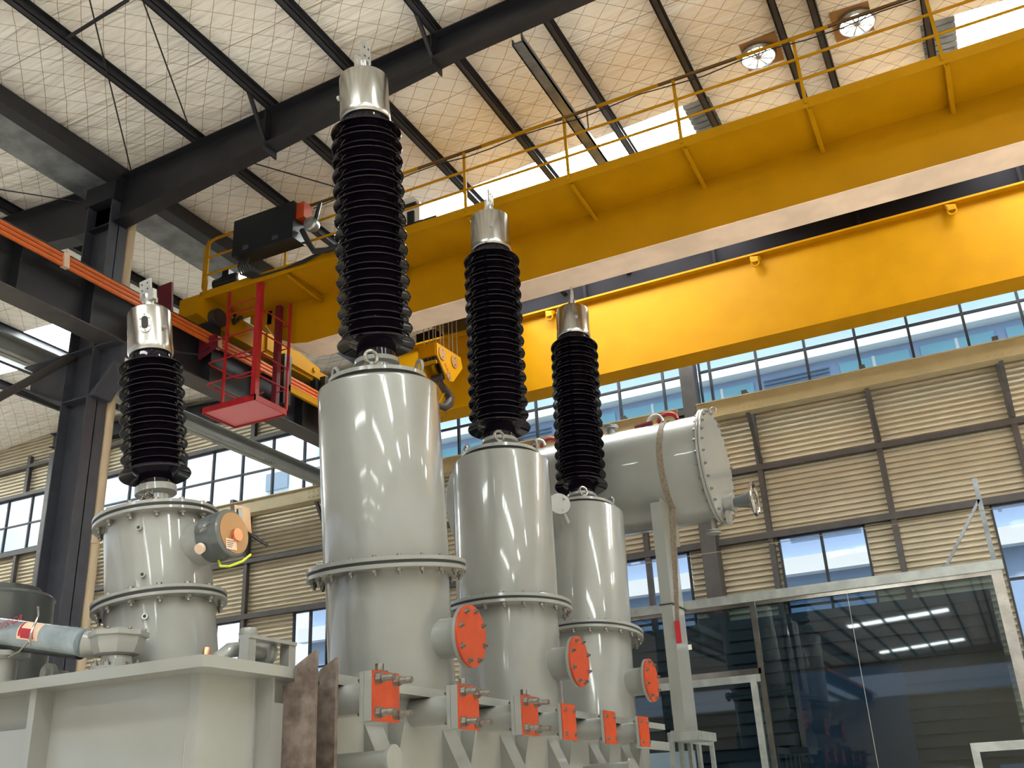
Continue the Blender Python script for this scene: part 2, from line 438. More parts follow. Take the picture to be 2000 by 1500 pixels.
# ---- columns
def column(x, y, label, brackets=True):
    root = empty('steel_column', (x, y, 0)); tag(root, label, 'column')
    a, b = x - .275, x + .275
    MB().box(a, b, y - .008, y + .008, 0, 12.3).build('web', steel_c, root)
    MB().box(b - .018, b, y - .18, y + .18, 0, 12.0).build('flange', steel_c, root)
    MB().box(a, a + .018, y - .18, y + .18, 0, 12.0).build('flange', steel_c, root)
    MB().box(a - .05, b + .05, y - .2, y + .2, 12.0, 12.34).build('cap_plate', steel, root)
    for s in (1, -1):
        e = b if s > 0 else a
        mb = MB(); tip = e + s * (.46 if s > 0 else .95)
        mb.prism([(e, y - .015, 8.55), (e + s * .1, y - .015, 8.55), (tip, y - .015, 9.0), (tip, y - .015, 9.35), (e, y - .015, 9.35)], (0, .03, 0))
        mb.prism([(e, y - .17, 8.54), (e + s * .1, y - .17, 8.54), (tip, y - .17, 8.99), (tip, y - .17, 9.01), (e, y - .17, 8.57)], (0, .34, 0))
        mb.box(min(e, tip), max(e, tip), y - .17, y + .17, 9.345, 9.37)
        mb.build('bracket', steel_c, root)
    mb = MB()
    for z in (8.55, 9.36): mb.box(a, b, y - .17, y + .17, z - .01, z + .01)
    mb.build('stiffener', steel_c, root)
    return root
column(-11.675, 9.79, 'tall dark steel column at left carrying the crane runway on brackets')
column(-11.675, 18.3, 'dark steel column at the far wall behind the tallest turret')
# drain pipe
mb = MB(); mb.cyl((-11.44, 10.075, 0), (-11.44, 10.075, 12.34), .078, n=20)
for z in (6.4, 9.6): mb.cyl((-11.44, 10.06, z), (-11.44, 10.06, z + .12), .086, n=20)
o = mb.build('drain_pipe', pipe_m); tag(o, 'cream plastic drain pipe running down beside the near steel column', 'pipe')
# brace from bracket
p = MB().cyl(atX(168, 683, -11.95), atX(-60, 808, -11.95), .062, n=14)
o = p.build('column_brace', studm); tag(o, 'dark diagonal brace pipe rising to the column bracket at left', 'brace')

# ---- runway beams
RUF = frame(1.028); XF = RUF
def runway(xw, s, label, conductors):
    root = empty('crane_runway_beam', (xw, 9.79, 9.2)); tag(root, label, 'runway beam')
    MB().box(xw - .008, xw + .008, Y0, YW - .3, 9.2, 10.06).build('web', steel, root)
    MB().box(xw - .2, xw + .2, Y0, YW - .3, 9.19, 9.21).build('bottom_flange', studm, root)
    MB().box(xw - .2, xw + .2, Y0, YW - .3, 10.05, 10.07).build('top_flange', steel, root)
    mb = MB(); mb.box(xw - .06, xw + .06, Y0, YW - .3, 10.07, 10.085); mb.box(xw - .012, xw + .012, Y0, YW - .3, 10.085, 10.16); mb.box(xw - .035, xw + .035, Y0, YW - .3, 10.16, 10.2)
    mb.build('rail', steel_c, root)
    y = 7.65
    while y < 18.2:
        MB().box(xw, xw + s * .19, y - .006, y + .006, 9.21, 10.05).build('stiffener', steel, root); y += 1.22
    return root
rb = runway(-10.85, 1, 'dark steel crane runway beam carrying orange conductor rails', True)
tb = empty('tie_beam', (-12.6, 9.79, 9.3)); tag(tb, 'pale grey longitudinal beam passing behind the near column, below the dark runway beam', 'beam')
MB().box(-12.72, -12.48, Y0, YW - .6, 9.30, 9.32).build('bottom_flange', grey_b, tb)
MB().box(-12.61, -12.59, Y0, YW - .6, 9.30, 9.56).build('web', grey_b, tb)
MB().box(-12.72, -12.48, Y0, YW - .6, 9.55, 9.57).build('top_flange', grey_b, tb)
mb = MB()
for i in range(4):
    for j in range(2): mb.cyl((-12.48 - .06 * j - .04, 15.0 + i * .09, 9.30), (-12.52 - .06 * j, 15.0 + i * .09, 9.285), .014, n=6)
mb.build('bolt_cluster', bolt_m, tb)
runway(9.25, -1, 'crane runway beam on the right side of the bay, out of frame', False)
# conductor rails
for k in range(3):
    mb = MB(); x = -10.60 + .01 * k; z = 9.975 - k * .075
    mb.box(x, x + .035, Y0, YW - .35, z - .026, z + .026); mb.box(x + .035, x + .045, Y0, YW - .35, z - .012, z + .012)
    o = mb.build('conductor_rail', orange_r)
    tag(o, 'orange crane conductor rail along the runway beam, %s of three' % ('topmost', 'middle', 'lowest')[k], 'conductor rail', 'orange conductor rails on the runway beam')
for y in (8.25, 11.35, 14.2, 16.9):
    r0 = empty('rail_hanger', (-10.6, y, 9.9)); tag(r0, {8.25: 'cream clamp on the orange conductor rails beside the near column', 11.35: 'cream clamp on the orange conductor rails left of the red cage', 14.2: 'cream clamp on the orange conductor rails right of the red cage', 16.9: 'cream clamp on the conductor rails hidden at the far end'}[y], 'clamp')
    MB().box(-10.85, -10.62, y - .02, y + .02, 9.99, 10.03).build('arm', steel, r0)
    for k in range(3): MB().box(-10.615 + .01 * k, -10.54 + .01 * k, y - .045, y + .045, 9.94 - k * .075, 10.01 - k * .075).build('clip', labelm, r0)

XF = None
# ---- roof bracing rods
rods = [((175, 0), (260, 350), 'thin tie rod under the foil roof at upper left, left one of two'), ((284, 15), (370, 250), 'thin tie rod under the foil roof at upper left, right one of two'),
        ((465, 310), (655, 365), 'thin tie rod behind the main rafter, left of the tallest bushing'), ((0, 370), (190, 400), 'thin tie rod over the left bay beside the column top')]
for a, b, lab in rods:
    A = atZ(*a, 12.36); B = atZ(*b, 12.36); d = (B - A).normalized()
    o = MB().cyl(A - d * (1.2 if a[1] < 30 or a[0] < 10 else 0), B, .011, n=8).build('tie_rod', steel); tag(o, lab, 'tie rod', 'thin tie rods under the roof')
A = atZ(130, 75, 12.38); B = atZ(250, 0, 12.38)
o = MB().cyl(A, B, .025, n=10).build('purlin_strut', steel); tag(o, 'short steel strut bridging two purlins at upper left', 'strut')

# ---- roof ventilators
for (px, py), lab in (((1480, 105), 'round silver turbine roof vent, left of the two near the ridge'), ((1672, 40), 'round silver turbine roof vent, right of the two near the ridge')):
    c = atZ(px, py, 13.2); zr = rt(c.x) + PH; root = empty('roof_vent', c); tag(root, lab, 'roof vent', 'turbine roof vents')
    mb = MB(); mb.box(c.x - .34, c.x + .34, c.y - .34, c.y + .34, zr - .012, zr + .01); mb.build('curb', bronze, root)
    mb = MB(); mb.lathe([(.25, zr), (.28, zr - .06), (.26, zr - .10), (.25, zr - .10), (.23, zr - .06), (.23, zr)], 32, Matrix.Translation((c.x, c.y, 0)), closed=True); mb.build('throat', silver, root)
    e = MB(); e.cyl((c.x, c.y, zr - .02), (c.x, c.y, zr - .014), .228, n=32); e.build('dome', skyl, root)
    for k in range(10):
        t = 2 * PI * k / 10; v = MB(); v.beam((c.x, c.y, zr - .08), (c.x + .24 * math.cos(t), c.y + .24 * math.sin(t), zr - .05), .022, .04); v.build('vane', silver, root)

# ================================================================== FAR WALL
def corr(mb, x0, x1, z0, z1, y=YW):
    p = .105; z = z0
    pts = []
    while z < z1 - 1e-6:
        for dz, dy in ((0, 0), (.006, .065), (.052, .065), (.066, 0), (.105, 0)):
            pts.append((min(z + dz, z1), y + dy))
        z += p
    vs = []; fs = []
    for zz, yy in pts: vs += [(x0, yy, zz), (x1, yy, zz)]
    for i in range(len(pts) - 1): fs.append((2 * i, 2 * i + 1, 2 * i + 3, 2 * i + 2))
    mb.add(vs, fs)
BAND = (9.86, 11.42)
LOWW = [(-3.39, -1.83), (.24, 1.95), (-6.75, -5.1), (-14.45, -13.5), (-16.75, -15.95), (-23.1, -21.2), (3.9, 5.5)]
wl = MB()
corr(wl, XL, XE, 11.5, 13.35); corr(wl, XL, XE, 7.05, 9.78)
edges = sorted([v for p in LOWW for v in p]); cur = XL
for a, b in sorted(LOWW): corr(wl, cur, a, 4.5, 7.05); cur = b
corr(wl, cur, XE, 4.5, 7.05); corr(wl, XL, XE, .9, 4.5)
wo = wl.build('wall_far', wall_m, smooth=False); tag(wo, 'far wall of beige horizontally ribbed steel sheet', kind='structure')
b2 = MB().box(XL, XE, YW - .05, YW + .1, 0, .9).build('baseboard_far', studm); tag(b2, kind='structure')
# girts, studs
tn = 0
def trim(mb, label, mt=studm):
    global tn
    tn += 1; o = mb.build('trim_%d' % tn, mt); tag(o, label, kind='structure'); return o
for z, h in ((11.46, .10), (9.78, .12), (8.36, .10), (7.05, .12), (4.45, .12), (12.3, .1)):
    trim(MB().box(XL, XE, YW - .16, YW - .02, z - h / 2, z + h / 2), 'horizontal steel girt across the far wall')
sx_ = [-31.5, -29.2, -26.5, -23.95, -21.0, -18.3, -15.85, -13.3, -8.2, -5.9, -3.5, -1.32, .93, 3.2, 5.5, 7.8]
for x in sx_:
    trim(MB().box(x - .05, x + .05, YW - .14, YW - .03, 4.5, 9.75), 'upright steel stud on the far wall')
    trim(MB().box(x - .06, x + .06, YW - .14, YW - .03, 11.5, 12.6), 'short upright stud above the window band')
for x in (-4.62, 5.9, -22.7): 
    trim(MB().box(x - .145, x + .145, YW - .36, YW - .03, 4.6, 12.4), 'wide steel wall post on the far wall')
    trim(MB().box(x - .145, x + .145, YW - .36, YW - .03, 0, 4.6), 'wide steel wall post on the far wall')
# wind beam with knee braces
def windbeam(x0, x1, lab):
    root = empty('wind_beam', ((x0 + x1) / 2, YW - .6, 9.3)); tag(root, lab, 'beam')
    MB().box(x0, x1, YW - .75, YW - .73, 9.30, 9.62).build('web', windb, root)
    MB().box(x0, x1, YW - .86, YW - .60, 9.28, 9.30).build('flange', windb, root)
    MB().box(x0, x1, YW - .80, YW - .62, 9.62, 9.64).build('flange', windb, root)
    return root
wb = windbeam(-4.4, 9.0, 'beige wind beam under the window band to the right of the horizontal tank')
wb2 = windbeam(-21, -12.0, 'beige wind beam under the window band at left behind the junction box')
wb3 = windbeam(-11.3, -4.8, 'beige wind beam under the window band behind the bushings')
for root, xx in ((wb, (-3.45, -1.28, .95, 3.2)), (wb2, (-18.3, -15.8, -13.4)), (wb3, (-8.2, -5.9))):
    for x in xx:
        mb = MB(); mb.beam((x, YW - .72, 9.3), (x, YW - .15, 8.45), .06, .07, up=(1, 0, 0)); mb.build('knee_brace', studm, root)
        MB().box(x - .05, x + .05, YW - .8, YW - .1, 9.64, 9.72).build('tie', studm, root)
        mb = MB()
        for i in range(4):
            for j in range(2): mb.cyl((x - .18 + i * .12, YW - .75, 9.40 + j * .12), (x - .18 + i * .12, YW - .765, 9.40 + j * .12), .016, n=6)
        mb.build('bolt_cluster', windb, root)
# window band
wn = 0
def window(x0, x1, z0, z1, verts, bars, lab, y=YW, group=None):
    global wn
    wn += 1
    root = empty('window_%d' % wn, ((x0 + x1) / 2, y, z0)); tag(root, lab, kind='structure')
    mb = MB(); t = .035
    mb.box(x0, x1, y - .06, y + .02, z0, z0 + t * 1.4); mb.box(x0, x1, y - .06, y + .02, z1 - t, z1)
    mb.box(x0, x0 + t, y - .06, y + .02, z0, z1); mb.box(x1 - t, x1, y - .06, y + .02, z0, z1)
    mb.build('window_frame', steel, root)
    for x in verts: MB().box(x - .024, x + .024, y - .055, y + .015, z0, z1).build('mullion', steel, root)
    for z in bars: MB().box(x0, x1, y - .05, y + .01, z - .022, z + .022).build('glazing_bar', steel, root)
    MB().box(x0 + .01, x1 - .01, y - .012, y - .006, z0 + .01, z1 - .01).build('pane', wglass, root, smooth=False)
def seq(a, step, n): return [a + step * i for i in range(n)]
window(-4.45, 5.7, *BAND, seq(-4.22, .955, 11), [10.60], 'long window band under the yellow girder, right of the wall post')
window(-11.35, -4.78, *BAND, seq(-11.0, .965, 7), [10.60], 'window band seen behind the two middle bushings')
window(-22.5, -12.0, *BAND, seq(-21.9, .95, 11), [10.62], 'window band at left behind the small bushing')
window(-33.8, -22.9, *BAND, seq(-33.2, .95, 11), [10.62], 'window band at far left beyond the column')
labs = {-3.39: 'two-pane window above the glass booth', .24: 'tall window at the right edge behind the booth', -6.75: 'window seen between the right turret and the tank support',
        -14.45: 'small window just left of the tallest turret', -16.75: 'small window right of the small turret', -23.1: 'window low at far left', 3.9: 'window right of the frame'}
for a, b in LOWW: window(a, b, 4.5, 7.0, [(a + b) / 2] if b - a > .9 else [], [5.72], labs[a])

# ---- the rest of the hall behind the photographer and to the sides
def side_wall(name, boxes, lab):
    mb = MB()
    for b in boxes: mb.box(*b)
    o = mb.build(name, wall_m, smooth=False); tag(o, lab, kind='structure')
LIGHT_OPENINGS = [(-31.0, -20.0), (-17.0, -5.0), (-2.5, 9.0), (12.0, 20.0)]  # unseen openings, added and sized to bring fill light from the rear
bx = []; cur = XL
for a, b in LIGHT_OPENINGS: bx.append((cur, a, Y0 - .1, Y0, 0, 6.2)); bx.append((a, b, Y0 - .1, Y0, 4.0, 6.2)); cur = b
bx += [(cur, XE, Y0 - .1, Y0, 0, 6.2), (XL, XE, Y0 - .1, Y0, 6.2, 9.8), (XL, XE, Y0 - .1, Y0, 11.6, 13.2)]
side_wall('wall_rear', bx, 'rear wall with openings added to let light in, behind the photographer')
side_wall('wall_right', [(XE, XE + .1, Y0, YW, 0, 9.4), (XE, XE + .1, Y0, YW, 11.6, 13.2)], 'right side wall with window bands, out of frame')
side_wall('wall_left', [(XL - .1, XL, Y0, YW, 0, 4.2), (XL - .1, XL, Y0, YW, 6.8, 9.4), (XL - .1, XL, Y0, YW, 11.6, 13.2)], 'left side wall with window bands, out of frame')

# ---- outside: neighbouring building
ob = empty('office_building', (-3, 29, 0)); tag(ob, 'pale blue-white neighbouring building seen through the right-hand windows', 'building')
B0, B1 = -21.0, 26.0; YB = 28.0
MB().box(B0, B1, YB, YB + 10, 0, 16.2).build('wall', bldg, ob)
MB().box(B0 - .3, B1, YB - .5, YB, 14.15, 14.5).build('ledge', ledge_m, ob)
MB().box(B0 - .3, B1, YB - .4, YB, 8.1, 8.55).build('ledge', ledge_m, ob)
MB().box(B0 - .3, B1, YB - .4, YB, 11.2, 11.5).build('ledge', ledge_m, ob)
x = B0 + .8; k = 0
while x < B1 - 3:
    for z0, z1 in ((12.2, 13.95), (9.2, 10.9)):
        if k % 4 == 3:
            mb = MB(); z = z0
            while z < z1: mb.prism([(x, YB - .10, z), (x, YB - .02, z + .06), (x, YB - .02, z)], (1.9, 0, 0)); z += .12
            mb.build('louvre', louv, ob)
        else:
            MB().box(x, x + 1.9, YB - .06, YB - .02, z0, z1).build('office_window', cyang, ob)
            MB().box(x + .9, x + .98, YB - .1, YB - .02, z0, z1).build('window_bar', ledge_m, ob)
    x += 2.2; k += 1
h2 = empty('apartment_block', (-24, 34, 0)); tag(h2, 'white block with a blue window far off through the left window band', 'building')
MB().box(-28.6, -25.2, 34, 40, 0, 17.3).build('wall', ledge_m, h2)
MB().box(-28.2, -27.0, 33.9, 34, 16.2, 17.0).build('office_window', louv, h2)

# ================================================================== CRANE
cr_ = empty('overhead_crane', (-.8, 15, 10.2)); tag(cr_, 'yellow double-girder overhead travelling crane spanning the hall', 'crane')
CX0, CX1 = -10.03, 9.2
CRF = frame(.945)
XF = CRF
# near girder
mb = MB(); prof = [(-11.0, 11.05), (-10.75, 10.72), (-10.35, 10.50), (CX0, 10.46), (CX1, 10.46), (CX1 + .6, 11.0), (CX1 + .6, 12.0), (-11.0, 12.0)]
mb.prism([(x, 13.04, z) for x, z in prof], (0, .50, 0)); mb.prism([(-11.4, 13.04, 11.2), (-10.9, 13.04, 11.05), (-10.9, 13.04, 12.0), (-11.4, 13.04, 12.0)], (0, .5, 0)); g1 = mb.build('near_girder', yel, cr_); g1['label'] = 'near yellow box girder in shade'
mb = MB()
bp_ = [(-11.0, 11.05), (-10.75, 10.72), (-10.35, 10.50), (CX0, 10.44), (CX1, 10.44)]
for (xa, za), (xb, zb_) in zip(bp_[:-1], bp_[1:]):
    mb.prism([(xa, 12.99, za - .02), (xb, 12.99, zb_ - .02 if xb < CX0 else zb_), (xb, 12.99, zb_ + .002), (xa, 12.99, za + .002)], (0, .60, 0))
o = mb.build('bottom_flange', pink, g1); o['label'] = 'pale pinkish underside of the near girder'
# far girder
mb = MB(); mb.prism([(x, 17.26, z) for x, z in prof[:-2] + [(CX1 + .6, 12.12), (-11.0, 12.12)]], (0, .44, 0)); mb.prism([(-12.15, 17.26, 11.25), (-10.9, 17.26, 11.0), (-10.9, 17.26, 12.0), (-12.15, 17.26, 12.0)], (0, .44, 0)); g2 = mb.build('far_girder', yel, cr_); g2['label'] = 'far yellow box girder in bright light'
mb = MB(); mb.box(-11, CX1 + .6, 17.12, 17.84, 12.12, 12.16); mb.build('top_flange', yel, g2)
mb = MB(); mb.box(CX0, CX1, 17.2, 17.76, 10.44, 10.46); mb.prism([(-11, 17.2, 11.03), (-10.35, 17.2, 10.48), (CX0, 17.2, 10.44), (CX0, 17.2, 10.46), (-10.35, 17.2, 10.50), (-11, 17.2, 11.05)], (0, .56, 0))
mb.build('bottom_flange', yel, g2)
for px, py in ((1480, 505), (1862, 405), (1080, 612)):
    c = atY(px, py, 17.2); mb = MB()
    mb.prism([(c.x - .13, 17.24, 12.1), (c.x - .13, 17.10, 12.0), (c.x - .1, 17.06, 11.94), (c.x + .02, 17.06, 11.94), (c.x + .06, 17.24, 12.05)], (0, 0, .09)); mb.torus((c.x - .04, 17.09, 11.93), (0, 1, .2), .07, .018, 16, 8); mb.build('lifting_lug', yel, g2)
# end carriages
XF = RUF
for sx, x0 in ((1, -11.05), (-1, 9.1)):
    ec = MB(); x1 = x0 + .4
    ys_ = [(10.9, 10.28), (10.9, 10.62), (12.9, 10.62), (13.7, 10.48), (15.3, 10.48), (15.6, 10.60), (17.2, 10.60), (17.2, 10.28), (16.9, 10.22), (11.3, 10.22)]
    ec.prism([(x0, y, z) for y, z in ys_], (.4, 0, 0)); e = ec.build('end_carriage', yel, cr_)
    if sx < 0: continue
    # outer lit plates and wheel bogies on the hall side
    mb = MB(); mb.prism([(-10.65, y, z) for y, z in ((12.6, 10.3), (12.6, 10.62), (13.4, 10.62), (14.15, 10.5), (14.15, 10.28))], (.05, 0, 0)); mb.cyl((-10.6, 13.95, 10.4), (-10.56, 13.95, 10.4), .045, n=16); mb.build('side_plate', yel, e)
    for y in (11.3, 14.55, 16.8):
        mb = MB(); mb.cyl((-10.98, y, 10.33), (-10.52, y, 10.33), .16, n=28); mb.cyl((-10.52, y, 10.33), (-10.49, y, 10.33), .1, n=20); mb.build('wheel', hookm, e)
    mb = MB(); mb.box(-10.75, -10.5, 14.7, 17.3, 10.20, 10.46); mb.build('bogie_frame', yel, e)
    mb = MB(); mb.box(-10.7, -10.58, 14.0, 14.9, 9.95, 10.25); mb.build('wheel_guard', black, e)
# walkway
XF = CRF
WX = [-2.67 + 1.78 * k for k in range(-5, 7)]
wk = MB().box(-11.7, CX1, 12.02, 13.04, 11.34, 11.36).build('walkway', yel, cr_)
MB().box(-11.7, CX1, 12.0, 12.02, 11.30, 11.46).build('toe_board', yel, wk)
MB().box(-11.7, -11.68, 12.0, 13.04, 11.30, 11.46).build('toe_board', yel, wk)
for x in WX:
    mb = MB(); mb.prism([(x - .008, 12.02, 11.27), (x - .008, 13.04, 11.20), (x - .008, 13.04, 11.34), (x - .008, 12.02, 11.34)], (.016, 0, 0)); mb.prism([(x, 12.02, 11.26), (x + .06, 12.02, 11.26), (x + .06, 13.04, 11.19), (x, 13.04, 11.19)], (0, 0, .012)); mb.build('bracket', yel, wk)
# handrail
def rail(pts, r, name='rail'):
    return MB().tube(pts, r, 8).build(name, yel, hr)
hr = MB().tube([(-11.62, 12.9, 11.6), (-11.66, 12.4, 11.5), (-11.66, 12.15, 11.45), (-11.66, 12.02, 11.55), (-11.64, 12.0, 11.75), (-11.64, 12.0, 12.3), (-11.60, 12.0, 12.42), (-11.50, 12.0, 12.49), (-11.38, 12.0, 12.51), (CX1, 12.0, 12.51)], .027, 8).build('handrail', yel, cr_)
yr = 12.0
for z in (12.14, 11.78): rail([(-11.62, yr, z), (CX1, yr, z)], .021, 'mid_rail')
for x in WX: MB().box(x - .022, x + .022, yr - .02, yr + .02, 11.36, 12.5).build('post', yel, hr)
# long black festoon cable on the rail
MB().tube([(-9.2 + .5 * i, 11.965, 12.40 + .035 * math.sin(i * 1.7)) for i in range(36)], .010, 6).build('cable', rubber, hr)
for a, b in ((-9.3, -8.3), (-7.1, -5.9), (-4.6, -3.9), (-2.9, -1.7), (-.4, .9)): MB().cyl((a, yr, 12.51), (b, yr, 12.51), .027, n=10).build('pipe_wrap', rubber, hr)
for z0, z1, r in ((11.93, 12.02, .02), (11.62, 11.70, .011)): MB().cyl((-8.6, 12.9, z0), (9, 12.9, z1), r, n=8).build('festoon_cable', rubber, hr)
# control cabinet
cb = MB().box(-10.66, -9.36, 11.62, 11.97, 11.70, 12.42).build('control_cabinet', black, cr_)
MB().box(-10.30, -10.22, 11.75, 11.80, 12.42, 12.46).build('beacon', maroon, cb)
MB().box(-9.36, -9.20, 11.70, 11.92, 12.1, 12.40).build('orange_box', orange, cb)
mb = MB(); mb.lathe([(0, -.12), (.10, -.10), (.135, -.02), (.135, .05), (.11, .08), (0, .09)], 24, Matrix.Translation((-9.1, 11.8, 11.95)) @ Matrix.Rotation(PI / 2, 4, 'X')); l = mb.build('flood_lamp', silver, cb)
MB().cyl((-8.98, 11.75, 12.0), (-8.9, 11.75, 12.3), .035, n=12).build('lamp_bracket', black, l)
for k in range(5):
    a = Vector((-10.62 + .05 * k, 11.8, 11.72)); mb = MB().tube([a, a + Vector((-.05, 0, -.12)), a + Vector((-.02, .05, -.26)), a + Vector((.15, .15, -.34)), a + Vector((.6, .2, -.33)), a + Vector((1.3, .15, -.36 + .02 * k)), a + Vector((1.75, .1, -.30))], .016, 8); mb.build('cable', rubber, cb)
MB().tube([(-9.3, 11.8, 11.9), (-9.15, 11.8, 11.6), (-9.05, 11.82, 11.42), (-8.8, 11.85, 11.38), (-8.4, 11.9, 11.42)], .05, 10).build('cable', rubber, cb)
for x in (-10.42, -9.78): MB().box(x, x + .12, 11.6, 11.625, 11.76, 11.83).build('hinge', steel_c, cb)
# drive motor at walkway end
mb = MB(); mb.cyl((-11.5, 12.2, 11.62), (-10.95, 12.2, 11.62), .13, n=24)
for k in range(12): t = 2 * PI * k / 12; mb.box(-11.35, -11.0, 12.2 + .13 * math.cos(t) - .01, 12.2 + .13 * math.cos(t) + .01, 11.62 + .13 * math.sin(t) - .01, 11.62 + .13 * math.sin(t) + .01)
mo = mb.build('drive_motor', black, cr_); MB().cyl((-10.95, 12.2, 11.62), (-10.9, 12.2, 11.62), .12, n=24).build('fan_cowl', silver, mo); MB().box(-11.3, -11.15, 12.1, 12.3, 11.72, 11.84).build('terminal_box', black, mo)
# collector arm in black
XF = RUF
mb = MB(); mb.tube([(-11.3, 12.05, 11.3), (-11.3, 12.05, 10.75), (-11.28, 12.0, 10.55)], .05, 8); mb.tube([(-11.25, 12.1, 10.55), (-10.35, 11.6, 10.42)], .04, 8); mb.tube([(-10.6, 11.7, 10.45), (-10.6, 11.75, 10.7), (-10.45, 11.85, 11.0)], .022, 8); mb.box(-10.85, -10.58, 11.2, 11.4, 9.85, 10.35)
mb.build('collector_arm', black, cr_)
MB().tube([(-10.5, 11.3, 9.95), (-10.52, 10.9, 9.5), (-10.5, 10.4, 9.35), (-10.52, 9.9, 9.45)], .014, 6).build('cable', rubber, cr_)
MB().prism([atY(a, b, 10.9) for a, b in ((308, 560), (335, 550), (335, 612), (309, 600))], (0, .04, 0)).build('buffer_plate', maroon, cr_)
MB().prism([(-10.75, 11.1, 9.55), (-10.40, 11.1, 9.7), (-10.40, 11.1, 9.92), (-10.75, 11.1, 9.92)], (0, .05, 0)).build('buffer_plate', maroon, cr_)
for y in (12.9, 14.1):                                            # rail sweep brackets hanging by the runway
    MB().box(-10.56, -10.44, y, y + .2, 9.35, 10.3).build('guide_arm', black, cr_)
MB().box(-10.5, -10.44, 13.0, 15.2, 9.62, 9.74).build('guide_bar', yel, cr_)
# red maintenance cage
XF = CRF
cg = MB().box(-11.45, -10.33, 12.04, 12.86, 9.10, 9.125).build('maintenance_cage', redfloor, cr_); cg['label'] = 'red maintenance cage hung under the walkway'
mb = MB(); mb.box(-11.47, -10.31, 12.02, 12.04, 9.07, 9.17); mb.box(-11.47, -10.31, 12.86, 12.88, 9.07, 9.17); mb.box(-11.47, -11.45, 12.02, 12.88, 9.07, 9.17); mb.box(-10.33, -10.31, 12.02, 12.88, 9.07, 9.17)
mb.build('floor_frame', red, cg)
MB().box(-10.42, -10.32, 12.02, 12.12, 9.15, 11.3).build('post', red, cg)
MB().box(-11.06, -11.02, 12.03, 12.07, 9.15, 11.3).build('post', red, cg)
MB().box(-10.35, -10.31, 12.84, 12.88, 9.15, 11.25).build('post', red, cg)
MB().box(-10.62, -10.52, 12.8, 12.9, 9.15, 11.25).build('post', maroon, cg)
for z in (9.62, 10.02, 10.42):
    MB().tube([(-10.38, 12.05, z), (-11.35, 12.05, z), (-11.43, 12.08, z), (-11.45, 12.16, z), (-11.45, 12.74, z), (-11.43, 12.82, z), (-11.36, 12.86, z), (-10.85, 12.86, z)], .015, 8).build('rail', red, cg)
for z in (10.85,): MB().tube([(-10.38, 12.05, z), (-11.04, 12.05, z)], .015, 8).build('rail', red, cg)
for z in (11.02,): MB().tube([(-10.38, 12.05, z), (-11.04, 12.05, z)], .012, 8).build('rail', red, cg)
for z in (9.55, 9.95, 10.35, 10.8):
    MB().tube([(-10.33, 12.1, z), (-10.33, 12.86, z)], .014, 8).build('rail', red, cg)
    MB().tube([(-10.33, 12.86, z), (-10.6, 12.86, z)], .012, 8).build('rail', red, cg)
# white box on the walkway (slotted frame) and trolley
mb = MB(); mb.prism([(-8.15, 12.9, 12.05), (-8.15, 12.9, 12.7), (-7.75, 12.9, 12.7), (-7.62, 12.9, 12.55), (-7.62, 12.9, 12.05)], (0, .08, 0)); wbx = mb.build('switch_box', whitep, cr_); MB().box(-7.85, -7.72, 12.86, 12.9, 12.12, 12.38).build('slot', black, wbx); MB().box(-7.98, -7.66, 12.85, 12.9, 12.48, 12.54).build('slot', black, wbx)
MB().box(-8.6, -7.2, 12.75, 12.95, 11.36, 12.05).build('cable_trough', black, cr_)
tr = MB().box(-9.6, -7.8, 13.2, 17.4, 12.22, 12.34).build('hoist_trolley', black, cr_)
mb = MB(); mb.cyl((-9.3, 15.3, 12.7), (-8.1, 15.3, 12.7), .35, n=28); mb.build('rope_drum', hookm, tr)
MB().box(-8.35, -7.95, 14.1, 14.6, 12.34, 12.8).build('hoist_motor', steel_c, tr)

# hook block
XC = -8.75
hb = empty('crane_hook_block', (-8.9, 15.8, 9.8)); tag(hb, 'yellow crane hook block with a dark forged hook hanging above the tallest turret', 'hook block')
ck = [atX(a, b, XC) for a, b in ((850, 669), (897, 699), (901, 720), (883, 746), (875, 745), (866, 727), (851, 693))]
cheek = MB().prism(ck, (.03, 0, 0)).build('cheek_plate', yel, hb)
MB().prism([p + Vector((-.36, 0, 0)) for p in ck], (-.03, 0, 0)).build('cheek_plate', yel, hb)
tl, tr_ = ck[0], ck[1]; bl = ck[6]
MB().prism([(XC, tl.y - .02, tl.z), (XC - .36, tl.y - .02, tl.z), (XC - .36, bl.y - .02, bl.z), (XC, bl.y - .02, bl.z)], (0, .06, 0)).build('front_cover', yel, hb)
MB().prism([(XC, tl.y, tl.z - .36), (XC - .36, tl.y, tl.z - .36), (XC - .36, tl.y + .03, tl.z - .41), (XC, tl.y + .03, tl.z - .41)], (0, .05, 0)).build('cross_bar', yel, hb)
for a, b, r in ((863, 691, .135), (887, 707, .135), (876, 734, .085)):
    c = atX(a, b, XC + .03); d_ = MB().cyl(c, c + Vector((.02, 0, 0)), r, n=28).build('sheave_cap', bronze, hb)
    for k in (-1, 1):
        mb = MB().cyl(c + Vector((.02, 0, k * r * .55)), c + Vector((.035, 0, k * r * .55)), .014, n=8); mb.build('bolt', bolt_m, d_)
for a, b in ((863, 691), (887, 707)):
    c = atX(a, b, XC)
    for k in range(4): MB().cyl(c + Vector((-.06 - .08 * k, 0, 0)), c + Vector((-.11 - .08 * k, 0, 0)), .17, n=28).build('sheave', hookm, hb)
c = atX(872, 718, XC + .035)
Mx = Matrix.Translation(c) @ Matrix.Rotation(PI / 2, 4, 'Z') @ Matrix.Rotation(PI / 2, 4, 'X') @ Matrix.Rotation(-.75, 4, 'Z')
text_mesh('50.0t', .09, redprint, 'lettering', cheek, Mx, .002)
hp = [atX(a, b, XC - .16) for a, b in ((855, 738), (862, 752), (872, 765), (879, 776), (877, 788), (868, 795), (858, 793), (853, 785))]
mb = MB()
